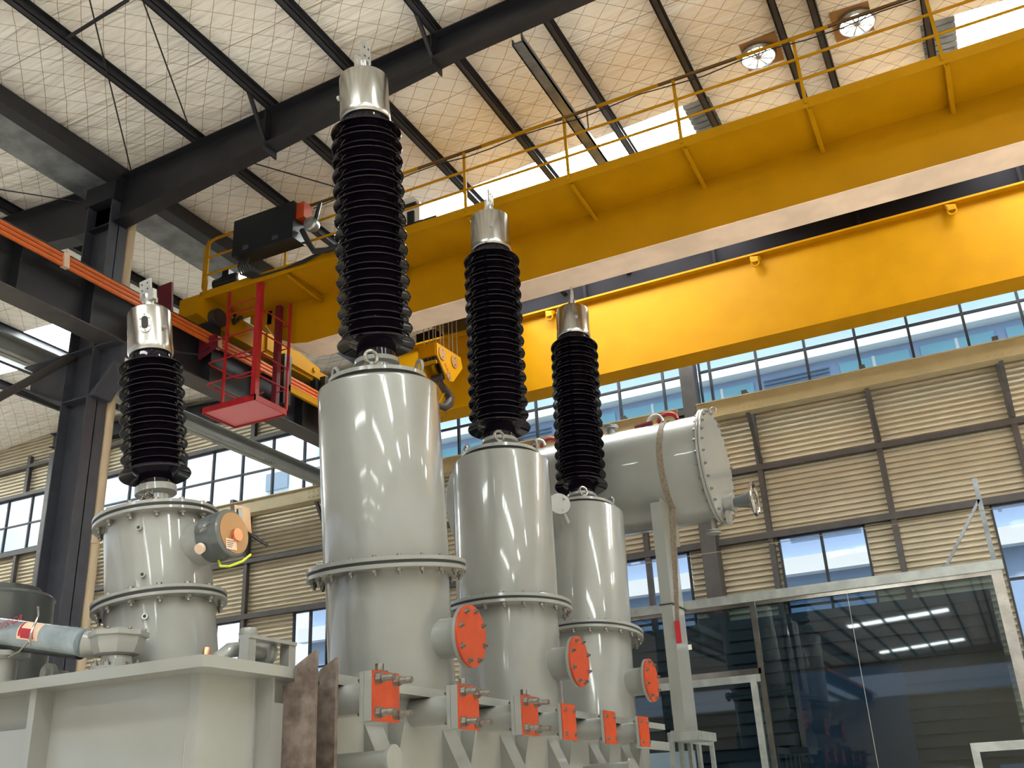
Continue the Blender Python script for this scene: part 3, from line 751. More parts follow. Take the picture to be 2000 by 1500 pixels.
rs = [.07, .075, .095, .11, .105, .085, .06, .03]
vs = []; up = Vector((1, 0, 0)); n = 12
for i, p in enumerate(hp):
    d = (hp[min(i + 1, 7)] - hp[max(i - 1, 0)]).normalized(); b = d.cross(up)
    for j in range(n): t = 2 * PI * j / n; vs.append(p + (up * math.cos(t) * .8 + b * math.sin(t)) * rs[i])
mb.add(vs, [(i * n + j, i * n + (j + 1) % n, (i + 1) * n + (j + 1) % n, (i + 1) * n + j) for i in range(7) for j in range(n)] + [tuple(range(n - 1, -1, -1)), tuple(range(7 * n, 8 * n))])
mb.build('hook', hookm, hb)
MB().cyl(hp[0] + Vector((-.12, 0, .0)), hp[0] + Vector((.12, 0, 0)), .07, n=16).build('trunnion', hookm, hb)
MB().tube([hp[1] + Vector((0, -.06, 0)), hp[3] + Vector((0, -.22, .02)), hp[6] + Vector((0, -.02, .05))], .012, 6).build('latch', yel, hb)
MB().tube([hp[5], hp[5] + Vector((0, .05, -.08)), hp[5] + Vector((0, .02, -.2)), hp[5] + Vector((0, -.08, -.26))], .006, 6).build('wire', rubber, hb)
for a, b in ((828, 676), (838, 673), (846, 671), (851, 668), (860, 672), (866, 677), (877, 686), (884, 690), (893, 695)):
    c = atX(a, b, XC - .05 if a > 855 else XC - .2 - (850 - a) * .005)
    MB().cyl(c + Vector((0, 0, -.05)), (c.x, c.y, 12.4), .010, n=6).build('rope', rope_m, hb)

XF = None
# ================================================================== TRANSFORMER TANK
XF = frame(.85)
ZT = 3.6
TX = -4.53; TF = 4.95; TE = 14.3; TL = -9.6
tk = empty('transformer_tank', (-6.5, 9, 0)); tag(tk, 'large grey painted transformer tank with a ribbed side and overhanging cover', 'transformer tank')
def rim_pts(off, ch=.12):
    x1 = TX - off; y0 = TF + off; x0 = TL + off; y1 = TE - off
    return [(x0, y0 + ch), (x0 + ch, y0), (x1 - ch * .55, y0), (x1 - ch * .2, y0 + ch * .12), (x1, y0 + ch * .55), (x1, y1 - ch), (x1 - ch, y1), (x0 + ch, y1), (x0, y1 - ch)]
MB().prism([(x, y, 3.525) for x, y in rim_pts(0)], (0, 0, .075)).build('cover', paint, tk)
MB().prism([(x, y, .15) for x, y in rim_pts(.20, .1)], (0, 0, 3.375)).build('tank_wall', paint, tk)
MB().box(TX - .0, TX + .03, 12.85, 14.2, 3.25, 3.36).build('lug_bar', paint, tk)
MB().box(TL + .1, TX - .1, TF + .1, TE - .1, -.455, .15).build('base_frame', paint, tk)
xw = TX - .20; yw = TF + .20
# weld seams
mb = MB(); mb.cyl((xw - .1, yw, .2), (xw - .1, yw, 3.52), .008, n=8); mb.cyl((xw, yw + .52, .2), (xw, yw + .52, 3.52), .009, n=8); mb.build('weld_seam', paint, tk)
# front stiffener frame at left: vertical rib
def rib(x0, x1, y0, y1, z1, slope_axis=None, name='stiffener_rib'):
    mb = MB()
    if slope_axis is None: mb.box(x0, x1, y0, y1, .15, z1)
    elif slope_axis == 'x':      # slopes down outward in +x
        mb.prism([(x0, y0, .15), (x1, y0, .15), (x1, y0, z1 - (x1 - x0) * 1.0), (x0, y0, z1)], (0, y1 - y0, 0))
    return mb.build(name, paint, tk)
rib(-6.12, -6.06, 5.0, yw, 3.525); rib(-6.9, -6.07, 5.05, yw + .01, 3.28)
# side ribs (near corner box rib, then ribs between the pipes)
rib(xw - .01, xw + .14, 5.70, 5.72, 3.525); rib(xw - .01, xw + .13, 5.72, 6.02, 3.36)
for yc in (7.15, 8.4, 9.55, 10.7, 11.9, 13.0):
    mb = MB(); mb.prism([(xw, yc - .13, .15), (xw + .17, yc - .13, .15), (xw + .17, yc - .13, 2.95), (xw, yc - .13, 3.3)], (0, .26, 0)); mb.build('stiffener_rib', paint, tk)
    MB().prism([(xw, yc + .22, 2.6), (xw + .16, yc + .22, 3.3), (xw, yc + .22, 3.42)], (0, .02, 0)).build('gusset', paint, tk)
# radiator pipe stubs with orange covers
PYC = [6.50, 7.78, 9.0, 10.1, 11.3, 12.47]
for i, yc in enumerate(PYC):
    zc = 3.415; xf = -4.30; big = i < 3
    st = MB().cyl((xw - .02, yc, zc), (xf, yc, zc), .118, n=32).build('pipe_stub', paint, tk)
    mb = MB(); mb.box(xf, xf + .035, yc - .18, yc + .18, zc - .175, zc + .175)
    if big: mb.box(xf + .038, xf + .105, yc - .18, yc + .18, zc - .175, zc + .175)
    mb.build('flange', paint, st); xo = xf + (.105 if big else .038)
    MB().box(xo, xo + .012, yc - .178, yc + .178, zc - .178, zc + .178).build('blanking_plate', orange, st)['label'] = 'orange blanking plate'
    for sy in (-1, 1):
        for sz in (-1, 1):
            M = Matrix.Translation((xo + .012, yc + sy * .122, zc + sz * .12)) @ Matrix.Rotation(PI / 2, 4, 'Y')
            put(LONGB if big else SHORTB, 'bolt', st, WI(st) @ M)
            M = Matrix.Translation((xf, yc + sy * .122, zc + sz * .12)) @ Matrix.Rotation(-PI / 2, 4, 'Y')
            put(NUT, 'bolt', st, WI(st) @ M)
    if big:
        mb = MB(); mb.box(xf + .02, xf + .11, yc - .06, yc + .03, zc + .178, zc + .19); mb.cyl((xf + .065, yc - .015, zc + .19), (xf + .065, yc - .015, zc + .24), .034, n=6); mb.build('vent_plug', bolt_m, st)
# lower stubs
for yc, z in ((6.55, 2.98), (11.6, 2.98)):
    s_ = MB().cyl((xw, yc, z), (-4.17, yc, z), .07, n=24).build('pipe_stub', paint, tk); MB().cyl((-4.17, yc, z), (-4.145, yc, z), .105, n=28).build('flange', paint, s_)
# bare rusty plates at the corner of the side
for y, xt, zz in ((5.83, -4.335, .10), (6.12, -4.37, .08)):
    mb = MB(); mb.prism([(xw + .12, y, .8), (xt, y, .8), (xt, y, ZT + zz), (TX + .02, y, ZT + .005), (TX + .02, y, 3.5), (xw + .12, y, 3.48)], (0, .035, 0)); mb.cyl((xt - .001, y + .018, 3.33), (xt + .004, y + .018, 3.33), .012, n=10)
    mb.build('lug_plate', rusty, tk)['label'] = 'bare rusty steel plate'

# things on the cover --------------------------------------------------
def M_turret(base, slope): return axis_mat(base, (slope[0], slope[1], 1))
def ring_bolts(parent, R, z, n, ph=0., flip=False, me=NUT):
    for k in range(n):
        t = 2 * PI * (k + ph) / n
        M = Matrix.Translation((R * math.cos(t), R * math.sin(t), z))
        if flip: M = M @ Matrix.Rotation(PI, 4, 'X')
        put(me, 'bolt', parent, M)
def eyebolt(parent, R, z, t, s=1.):
    c = Vector((R * math.cos(t), R * math.sin(t), z)); mb = MB()
    mb.cyl(c, c + Vector((0, 0, .03 * s)), .028 * s, n=12); mb.torus(c + Vector((0, 0, .075 * s)), (math.cos(t + .6), math.sin(t + .6), 0), .05 * s, .014 * s, 20, 8)
    return mb
def insulator(mb, z0, z1, pairs, R, Rs, core, n=72, last=True):
    p = (z1 - z0) / pairs; prof = [(core * .92, z1 + .06), (core, z1)]
    for k in range(pairs):
        zt = z1 - k * p
        for off, rr in ((0, R), (.5 * p, Rs)):
            z = zt - off; h = .22 * p
            prof += [(core, z - .04 * p), (core + (rr - core) * .5, z - .14 * p), (rr - .010, z - .27 * p), (rr - .002, z - .29 * p), (rr, z - .32 * p), (rr - .003, z - .355 * p), (rr - .012, z - .37 * p),
                     (core + (rr - core) * .5, z - .27 * p), (core + .008, z - .19 * p), (core, z - .22 * p)]
    if last: prof += [(core, z0 - .0), (R + .012, z0 - .045), (R + .016, z0 - .055), (R + .01, z0 - .065), (core, z0 - .03), (core * .78, z0 - .06)]
    mb.lathe(prof[::-1], n)

def make_turret():
    root = empty('bushing_turret', (0, 0, 0), Matrix.Identity(4))
    MB().lathe([(.60, -.08), (.602, 1.17), ], 72).build('lower_shell', paint, root, True)
    f1 = MB().lathe([(.595, 1.165), (.775, 1.165), (.78, 1.17), (.78, 1.200), (.775, 1.205), (.595, 1.205)], 80).build('flange', paint, root, True)
    ring_bolts(f1, .725, 1.165, 20, .3, True, NUTB)
    MB().lathe([(.6, 1.205), (.772, 1.205), (.772, 1.232), (.6, 1.232)], 80).build('gasket', rubber, root, True)
    f2 = MB().lathe([(.615, 1.232), (.775, 1.232), (.78, 1.237), (.78, 1.268), (.775, 1.272), (.615, 1.272)], 80).build('flange', paint, root, True)
    ring_bolts(f2, .725, 1.272, 20, .3, False, SHORTB)
    MB().lathe([(.617, 1.27), (.62, 3.06), (.612, 3.085), (.59, 3.10), (.43, 3.115)], 80).build('upper_shell', paint, root, True)
    mb = MB().lathe([(.49, 3.10), (.49, 3.168)], 60); mb.build('gasket', rubber, root, True)
    cv = MB().lathe([(.48, 3.165), (.51, 3.167), (.51, 3.205), (.505, 3.21), (.18, 3.21)], 60).build('cover_plate', paint, root, True)
    for k in range(4): eyebolt(cv, .44, 3.21, PI / 4 + k * PI / 2 - .35, 1.35).build('eye_bolt', bolt_m if k % 2 else paint, cv, True)
    # side port with orange blind flange (towards +x, tilted off the shell)
    pt = MB().cyl((.50, -.02, .52), (.86, -.02, .52), .185, n=40).build('side_port', paint, root, True)
    MB().cyl((.84, -.02, .52), (.875, -.02, .52), .285, n=48).build('flange', paint, pt, True)
    d = MB().cyl((.877, -.02, .52), (.90, -.02, .52), .283, n=48).build('blind_flange', orange, pt, True); d['label'] = 'round orange blind flange'
    for k in range(8):
        t = 2 * PI * (k + .5) / 8
        put(NUT, 'bolt', pt, Matrix.Translation((.90, -.02 + .24 * math.cos(t), .52 + .24 * math.sin(t))) @ Matrix.Rotation(PI / 2, 4, 'Y'))
    # small drain nipple low on the left and thermometer pocket
    MB().cyl((-.62, -.16, 1.36), (-.70, -.18, 1.36), .03, n=14).build('nipple', paint, root, True)
    return root

def make_bushing():
    root = empty('high_voltage_bushing', (0, 0, 0), Matrix.Identity(4))
    MB().lathe([(.178, 3.21), (.176, 3.36), (.232, 3.372), (.235, 3.38), (.235, 3.415), (.228, 3.422), (.15, 3.422)], 48).build('mounting_flange', paint, root, True)
    mb = MB(); mb.lathe([(.208, 3.415), (.206, 3.60)], 48); insulator(mb, 3.64, 6.17, 14, .395, .358, .285)
    mb.lathe([(.255, 6.15), (.25, 6.33)], 48)
    mb.build('insulator', porc, root, True)
    MB().lathe([(.245, 6.285), (.274, 6.28), (.285, 6.30), (.286, 6.36), (.280, 6.44), (.278, 6.82), (.268, 6.845), (.06, 6.85)], 56).build('top_cap', alu, root, True)
    cp = MB().cyl((0, -.278, 6.56), (-.02, -.30, 6.56), .03, n=16).build('cap_plug', alu_r, root, True)
    st = MB().lathe([(.074, 6.845), (.07, 6.87), (.062, 6.95), (.068, 6.97), (.068, 7.06), (.05, 7.065)], 28).build('stem', alu, root, True)
    MB().box(-.145, -.06, -.03, .0, 6.92, 7.10).build('clamp_ear', alu_r, st, True)
    mb = MB()
    mb.prism([(-.07, -.012, 7.04), (.05, -.012, 7.04), (.13, -.012, 7.10), (.13, -.012, 7.36), (-.01, -.012, 7.36), (-.01, -.012, 7.12)], (0, .026, 0))
    t = mb.build('terminal_plate', alu_r, root, True)
    for x in (.03, .095):
        for z in (7.17, 7.29): put(HOLE, 'bolt_hole', t, Matrix.Translation((x, -.0125, z)) @ Matrix.Rotation(PI / 2, 4, 'X'))
    for x in (-.12, -.12):
        pass
    return root
hm = MB(); hm.cyl((0, 0, 0), (0, 0, .001), .013, n=14); HOLE = hm.mesh('bolt_hole', rubber)

tw = [((-5.328, 8.397, ZT), (.013, -.109), 1.4), ((-5.309, 10.927, ZT), (-.009, .021), 1.57), ((-5.322, 13.472, ZT), (-.019, .123), 1.78)]
tur = make_turret(); bus = make_bushing()
tl_ = ['tall grey turret, nearest and largest of the three with round orange blind flanges', 'grey turret in the middle of the row of three with orange blind flanges', 'grey turret farthest right in the row of three, in front of the horizontal tank']
bl_ = ['tallest dark ribbed bushing, in front of the roof rafter', 'dark ribbed bushing in the middle of the row, against the yellow crane girders', 'dark ribbed bushing farthest right in the row, beside the horizontal tank']
for i, (b, s, roll) in enumerate(tw):
    t_ = tur if i == 0 else copy_tree(tur); h_ = bus if i == 0 else copy_tree(bus)
    M = M_turret(b, s)
    # keep the side port facing +x : remove twist from track quaternion
    zax = Vector((s[0], s[1], 1)).normalized(); xax = (Vector((1, 0, 0)) - zax * zax.x).normalized(); yax = zax.cross(xax)
    M = Matrix(((xax.x, yax.x, zax.x, b[0]), (xax.y, yax.y, zax.y, b[1]), (xax.z, yax.z, zax.z, b[2]), (0, 0, 0, 1)))
    t_.matrix_world = XF @ M; h_.matrix_world = XF @ M @ Matrix.Rotation(roll, 4, 'Z')
    for ch in h_.children:
        if ch.name.startswith('cap_plug'): ch.matrix_local = Matrix.Rotation(math.radians((-126, -58, -67)[i]), 4, 'Z')
    tag(t_, tl_[i], 'turret', 'grey turrets with orange blind flanges'); tag(h_, bl_[i], 'bushing', 'tall bushings on the three big turrets')

# ---- small neutral turret and bushing
s0 = (-.115, -.052); b0 = (-5.69, 5.79, ZT)
zax = Vector((s0[0], s0[1], 1)).normalized(); xax = (Vector((1, 0, 0)) - zax * zax.x).normalized(); yax = zax.cross(xax)
M0 = Matrix(((xax.x, yax.x, zax.x, b0[0]), (xax.y, yax.y, zax.y, b0[1]), (xax.z, yax.z, zax.z, b0[2]), (0, 0, 0, 1))) @ Matrix.Diagonal((1.02, 1.02, 1.035, 1))
nt_ = empty('neutral_turret', b0, M0); tag(nt_, 'short wide grey turret at left with two bolted flanges and a junction box', 'turret')
MB().lathe([(.40, -.1), (.397, .525)], 72).build('lower_shell', paint, nt_, True)
def fl_set(root, z, R, Ri, nb):
    f = MB().lathe([(Ri, z), (R - .004, z), (R, z + .003), (R, z + .022), (R - .002, z + .024), (Ri, z + .024)], 80).build('flange', paint, root, True)
    ring_bolts(f, R - .045, z, nb, .2, True)
    MB().lathe([(Ri, z + .024), (R - .003, z + .024), (R - .003, z + .046), (Ri, z + .046)], 80).build('gasket', rubber, root, True)
    f = MB().lathe([(Ri, z + .046), (R - .004, z + .046), (R, z + .05), (R, z + .068), (R - .004, z + .072), (Ri, z + .072)], 80).build('flange', paint, root, True)
    ring_bolts(f, R - .045, z + .072, nb, .2, False, SHORTB); return f
fl_set(nt_, .525, .489, .38, 14)
MB().lathe([(.39, .59), (.388, 1.19)], 72).build('upper_shell', paint, nt_, True)
f = fl_set(nt_, 1.165, .468, .1, 14)
for t in (PI * 1.02, PI * .93, .9, 1.25): eyebolt(f, .39, 1.235, t, .9).build('eye_bolt', black, f, True)
for z, t in ((1.05, -1.12), (.70, -1.08), (.40, -1.06)):
    R = .392; c = Vector((R * math.cos(t), R * math.sin(t), z)); d = Vector((math.cos(t), math.sin(t), 0))
    n_ = MB().cyl(c, c + d * .03, .022, n=16).build('nipple', paint, nt_, True); MB().cyl(c + d * .03, c + d * .031, .012, n=12).build('nipple_bore', rubber, n_, True)
# junction box on the side (+x)
jz = .93; jb = MB().lathe([(.165, .25), (.165, .52), (.175, .53)], 40, Matrix.Translation((0, .02, jz)) @ Matrix.Rotation(PI / 2, 4, 'Y')).build('junction_neck', paint, nt_, True)
mj = Matrix.Translation((0, .02, jz)) @ Matrix.Rotation(PI / 2, 4, 'Y')
j2 = MB().lathe([(.17, .50), (.178, .505), (.178, .60), (.172, .61), (.172, .625), (.18, .63), (.18, .70), (.17, .71), (0, .71)], 48, mj).build('junction_box', paint_d, nt_, True); j2['label'] = 'dark grey round junction box'
MB().cyl((.705, .04, jz - .02), (.745, .04, jz - .02), .048, n=24).build('knob', copper, j2, True)
mb = MB(); mb.prism([(.712, -.07 + .15 * math.cos(t), jz - .035 + .12 * math.sin(t)) for t in [PI + .1 + i * (PI - .1) / 14 for i in range(15)]], (.004, 0, 0)); 
pl = MB().lathe([(0, 0), (.155, 0), (.155, .006), (0, .006)], 40, Matrix.Translation((.708, .035, jz - .0)) @ Matrix.Rotation(PI / 2, 4, 'Y')).build('face_plate', bronze, j2, True)
lb = MB().box(.716, .719, -.07, .045, jz - .135, jz - .055).build('nameplate', labelm, j2, True)
for k in range(4): 
    MB().box(.719, .7195, -.06 + .0, .02 - .01 * k, jz - .075 - .015 * k, jz - .070 - .015 * k).build('print_line', darkmark, j2, True)
# side sight window with slot
c = Vector((.56, -.155, jz - .10)); d = Vector((0, -.86, -.5)).normalized()
sw = MB().cyl(c, c + d * .012 + d * .02, .038, n=24).build('sight_window', labelm, j2, True)
MB().tube([(.50, -.14, jz + .08), (.52, -.17, jz + .02), (.58, -.18, jz + .01), (.64, -.16, jz + .06), (.69, -.12, jz + .08)], .006, 6).build('chain', chrome, j2, True)
MB().tube([(.58, .0, jz - .18), (.62, -.03, jz - .235), (.68, -.01, jz - .25), (.75, .06, jz - .22), (.78, .12, jz - .17)], .010, 8).build('earth_wire', yg, j2, True)
# valve flange above/behind the junction box
mb = MB(); mb.cyl((.60, .22, jz + .15), (.62, .24, jz + .15), .12, n=6); v = mb.build('valve_flange', paint, j2, True)
mb = MB(); mb.box(.62, .66, .12, .30, jz + .05, jz + .25); v = mb.build('valve_body', chrome, j2, True)
MB().tube([(.66, .25, jz + .05), (.80, .30, jz - .08)], .012, 8).build('lever', black, v, True)
# neutral bushing
nb = empty('neutral_bushing', b0, M0 @ Matrix.Diagonal((1, 1, 1.058, 1))); tag(nb, 'shorter dark ribbed bushing at left with an oval sight glass in its metal cap', 'bushing')
MB().lathe([(.11, 1.19), (.105, 1.33), (.14, 1.345), (.158, 1.35), (.158, 1.40), (.15, 1.405), (.1, 1.405)], 40).build('mounting_flange', paint, nb, True)
mb = MB(); mb.lathe([(.128, 1.40), (.128, 1.53)], 40); insulator(mb, 1.555, 2.40, 8, .258, .234, .18, 64); mb.lathe([(.155, 2.39), (.15, 2.52)], 40); mb.build('insulator', porc, nb, True)
MB().lathe([(.15, 2.485), (.172, 2.48), (.181, 2.50), (.182, 2.54), (.179, 2.60), (.178, 2.84), (.172, 2.858), (.05, 2.862)], 56).build('top_cap', alu, nb, True)
t = -1.01; d = Vector((math.cos(t), math.sin(t), 0)); u = Vector((-math.sin(t), math.cos(t), 0)); c = d * .176 + Vector((0, 0, 2.69))
def oval(w_, h_, n=24):
    pts = []
    for i in range(n):
        a = 2 * PI * i / n; y = math.cos(a) * w_; z = math.sin(a) * w_ + (h_ - w_) * (1 if math.sin(a) >= 0 else -1); pts.append(c + u * y + Vector((0, 0, z)))
    return pts
og = MB().prism(oval(.052, .082), d * .014).build('sight_glass_frame', alu_r, nb, True)
MB().prism([p + d * .0142 for p in oval(.027, .055)], d * .001).build('sight_glass', rubber, og, True)
for k in range(6):
    a = PI / 6 + k * PI / 3; q = c + d * .014 + u * (.041 * math.cos(a)) + Vector((0, 0, .068 * math.sin(a)))
    MB().cyl(q, q + d * .006, .006, n=8).build('screw', bolt_m, og, True)
MB().cyl((.178, -.03, 2.66), (.205, -.03, 2.66), .016, n=12).build('cap_plug', bolt_m, nb, True)
st = MB().lathe([(.058, 2.86), (.055, 2.88), (.053, 2.96), (.056, 2.965), (.056, 3.02)], 28).build('stem', alu, nb, True)
MB().box(.04, .10, -.05, -.01, 2.95, 3.04).build('clamp_ear', alu_r, st, True)
mb = MB(); mb.prism([(-.07, -.03, 3.0), (.02, -.03, 3.0), (.05, -.03, 3.03), (.05, -.03, 3.16), (-.07, -.03, 3.16)], (0, .022, 0)); tp = mb.build('terminal_plate', alu_r, nb, True)
for x in (-.04, .02):
    for z in (3.07, 3.125): put(HOLE, 'bolt_hole', tp, Matrix.Translation((x, -.0305, z)) @ Matrix.Rotation(PI / 2, 4, 'X') @ Matrix.Scale(.6, 4))
# protective plastic tangle at the neck
pts = []
for i in range(60): a = i * .9; pts.append((.03 + .06 * math.cos(a) * (1 + .3 * math.sin(i)), -.13 + .02 * math.sin(i * 1.7), 1.29 + .045 * math.sin(a * 1.3)))
o = MB().tube(pts, .0035, 5).build('wire_seal', chrome, nb, True)

# ---- wrapped pipe and gate valve at left of the cover
pa = atY(-90, 1222, 5.05); pb = atY(166, 1256, 5.05)
wp = empty('wrapped_oil_pipe', pb); tag(wp, 'horizontal pipe in blue-grey plastic wrap with red printing at lower left', 'pipe')
MB().cyl(pa, pb, .098, n=32).build('pipe', film, wp)
MB().cyl(pa + Vector((0, 0, -.075)), pb + Vector((-.03, 0, -.06)), .05, n=16).build('under_pipe', black, wp)
dirp = (pb - pa).normalized()
c = atY(66, 1236, 4.95)
mb = MB().tube([c + Vector((0, -.02, -.09)), c + Vector((.01, -.03, 0)), c + Vector((0, .02, .12)), c + Vector((-.03, .03, .19))], .008, 6); mb.tube([c + Vector((0, -.03, -.06)), c + Vector((-.08, -.03, -.12)), c + Vector((-.2, -.02, -.15))], .007, 6); mb.build('tie_wire', chrome, wp)
cc = pa + dirp * ((c - pa).dot(dirp))
def wrap_patch(s0, s1, a0, a1, r=.0995):
    ax = Vector((0, 0, 1)); ax = (ax - dirp * ax.dot(dirp)).normalized(); bx = dirp.cross(ax)
    if bx.y > 0: bx = -bx
    vs = []; n = 8
    for s in (s0, s1):
        for i in range(n + 1):
            a = a0 + (a1 - a0) * i / n; vs.append(cc + dirp * (s + .03 * i / n) + (ax * math.cos(a) + bx * math.sin(a)) * r)
    return MB().add(vs, [(i, i + 1, i + n + 2, i + n + 1) for i in range(n)])
wrap_patch(-.20, .02, .35, 1.9).build('printed_label', labelm, wp)
wrap_patch(-.16, -.02, 1.1, 1.8, .1002).build('red_print', redprint, wp); wrap_patch(-.19, -.17, .4, 1.7, .1002).build('red_print', redprint, wp)
tp_ = atY(18, 1219, 4.95)
Mt = Matrix.Translation(tp_ + Vector((0, -.0, .01))) @ Matrix.Rotation(-.18, 4, 'Y') @ Matrix.Rotation(PI / 2 * .75, 4, 'X')
text_mesh('515.CA', .085, redprint, 'lettering', wp, Mt, .001)
# valve housing
vx = atY(222, 1257, 5.1); vh = empty('gate_valve', (vx.x, 5.14, ZT)); tag(vh, 'octagonal grey valve housing at the end of the wrapped pipe', 'valve')
mv = Matrix.Translation((vx.x, 5.14, 0))
MB().lathe([(.10, 3.70), (.15, 3.715), (.175, 3.77), (.18, 3.82), (.20, 3.83), (.20, 3.86), (.19, 3.87), (0, 3.872)], 8, mv).build('housing', paint, vh)
MB().lathe([(.17, 3.60), (.17, 3.625), (.11, 3.63), (.10, 3.70)], 28, mv).build('base_flange', paint, vh)
for k in range(8):
    t = 2 * PI * (k + .5) / 8; put(NUT, 'bolt', vh, WI(vh) @ Matrix.Translation((vx.x + .145 * math.cos(t), 5.14 + .145 * math.sin(t), 3.625)))
    put(SHORTB, 'bolt', vh, WI(vh) @ Matrix.Translation((vx.x + .18 * math.cos(t), 5.14 + .18 * math.sin(t), 3.865)) @ Matrix.Scale(.6, 4))
MB().cyl(pb + Vector((-.01, 0.02, 0)), (vx.x - .12, 5.12, 3.79), .095, .085, n=28).build('pipe_neck', paint, vh)
# left dark grey turret at the frame edge
lt = empty('low_voltage_turret', (-7.45, 5.75, ZT)); tag(lt, 'dark grey cylindrical turret cut by the left edge of the picture', 'turret')
ml = Matrix.Translation((-7.42, 5.75, 0)) @ Matrix.Rotation(-.03, 4, 'Y')
MB().lathe([(.42, 3.6), (.42, 4.42), (.43, 4.44), (.40, 4.47)], 56, ml).build('shell', paint_d, lt); MB().lathe([(.3, 4.46), (.31, 4.53), (.0, 4.55)], 40, ml).build('cover_plate', paint_d, lt)
# small valves / wheels on cover
def hand_item(px, py, y, r, name, label, cat):
    c = atY(px, py, y); root = empty(name, (c.x, y, ZT)); tag(root, label, cat)
    MB().cyl((c.x, y - .02, ZT + r * .95), (c.x, y + .02, ZT + r * .95), r, n=28).build('disc', paint, root); MB().cyl((c.x, y - .05, ZT + r * .95), (c.x, y + .16, ZT + r * .95), r * .45, n=16).build('hub', paint, root)
    MB().box(c.x - .03, c.x + .03, y, y + .1, ZT, ZT + r * .6).build('foot', paint, root)
hand_item(97, 1300, 5.2, .07, 'pipe_flange', 'small round flange standing on the cover below the wrapped pipe', 'flange')
c = atY(8, 1300, 5.1); fo = empty('flanged_pipe_stub', (c.x, 5.1, ZT)); tag(fo, 'pale grey flanged pipe stub on the cover at the left edge', 'pipe stub')
MB().lathe([(.09, 3.6), (.09, 3.78), (.165, 3.80), (.165, 3.835), (0, 3.84)], 32, Matrix.Translation((c.x, 5.1, 0))).build('stub', paint, fo)
MB().lathe([(.15, 3.6), (.15, 3.63), (.0, 3.635)], 32, Matrix.Translation((c.x, 5.1, 0))).build('base_flange', paint, fo)
lu = MB().box(-5.38, -5.31, 5.02, 5.05, ZT, ZT + .07).build('cover_lug', paint); tag(lu, 'small square lug on the cover edge in front of the short turret', 'lug')
# elbow pipes right of the short turret
ep = empty('elbow_pipe', (-4.9, 5.8, ZT)); tag(ep, 'grey elbow pipe with flanges on the cover behind the corner', 'pipe')
MB().tube([(-4.95, 5.52, ZT - .01), (-4.94, 5.55, 3.68), (-4.92, 5.62, 3.735), (-4.9, 5.72, 3.75), (-4.9, 5.95, 3.75)], .052, 20).build('pipe', paint, ep)
MB().cyl((-4.9, 5.93, 3.75), (-4.9, 5.965, 3.75), .098, n=28).build('flange', paint, ep); MB().cyl((-4.9, 5.97, 3.75), (-4.9, 6.0, 3.75), .098, n=28).build('flange', paint, ep)
MB().cyl((-5.0, 5.9, ZT), (-5.0, 5.9, 3.9), .04, n=14).build('riser', paint, ep); MB().lathe([(.0, 3.94), (.06, 3.93), (.07, 3.89), (.06, 3.86)], 20, Matrix.Translation((-5.0, 5.9, 0))).build('dome_cap', paint, ep)
MB().tube([(-5.15, 5.42, ZT), (-5.13, 5.46, 3.65), (-5.1, 5.55, 3.68), (-5.05, 5.7, 3.69)], .035, 16).build('branch', paint, ep)
MB().lathe([(.03, 3.66), (.028, 3.74), (.02, 3.765), (0, 3.77)], 20, Matrix.Translation((-5.08, 5.56, 0))).build('cap', copper, ep)
gb = empty('guard_bracket', (-4.75, 5.85, ZT)); tag(gb, 'pale grey square bridge bracket over the elbow pipe near the cover edge', 'bracket')
MB().box(-4.82, -4.74, 5.60, 5.68, ZT, 3.80).build('leg', paint, gb); MB().box(-4.82, -4.74, 6.05, 6.13, ZT, 3.80).build('leg', paint, gb); MB().box(-4.83, -4.73, 5.6, 6.13, 3.80, 3.825).build('bridge', paint, gb)

# ================================================================== CONSERVATOR
cn = empty('conservator_tank', (-5, 15.3, 6.7)); tag(cn, 'horizontal grey cylindrical oil conservator with a bolted end cover at right', 'conservator')
CY, CZ, CR = 15.3, 7.53, .86
mc = Matrix.Translation((0, CY, CZ)) @ Matrix.Rotation(PI / 2, 4, 'Y')
MB().lathe([(0, -8.1), (CR - .02, -8.1), (CR, -8.08), (CR, -3.62)], 80, mc).build('shell', paint, cn)
f = MB().lathe([(CR - .02, -3.64), (.945, -3.64), (.95, -3.635), (.95, -3.605), (.945, -3.60), (CR - .02, -3.60)], 80, mc).build('flange', paint, cn)
MB().lathe([(.8, -3.60), (.942, -3.60), (.942, -3.592), (.8, -3.592)], 80, mc).build('gasket', rubber, cn)
e = MB().lathe([(.8, -3.592), (.945, -3.592), (.95, -3.587), (.95, -3.56), (.945, -3.555), (.84, -3.555), (.5, -3.55), (0, -3.548)], 80, mc).build('end_cover', paint, cn)
for k in range(28):
    t = 2 * PI * k / 28
    put(NUT, 'bolt', e, WI(e) @ Matrix.Translation((-3.555, CY + .90 * math.cos(t), CZ + .90 * math.sin(t))) @ Matrix.Rotation(PI / 2, 4, 'Y'))
    put(NUT, 'bolt', f, WI(f) @ Matrix.Translation((-3.64, CY + .90 * math.cos(t), CZ + .90 * math.sin(t))) @ Matrix.Rotation(-PI / 2, 4, 'Y'))
MB().torus((-3.5, CY - .05, CZ + .93), (0, 1, 0), .05, .015, 20, 8).build('eye_bolt', paint, cn)
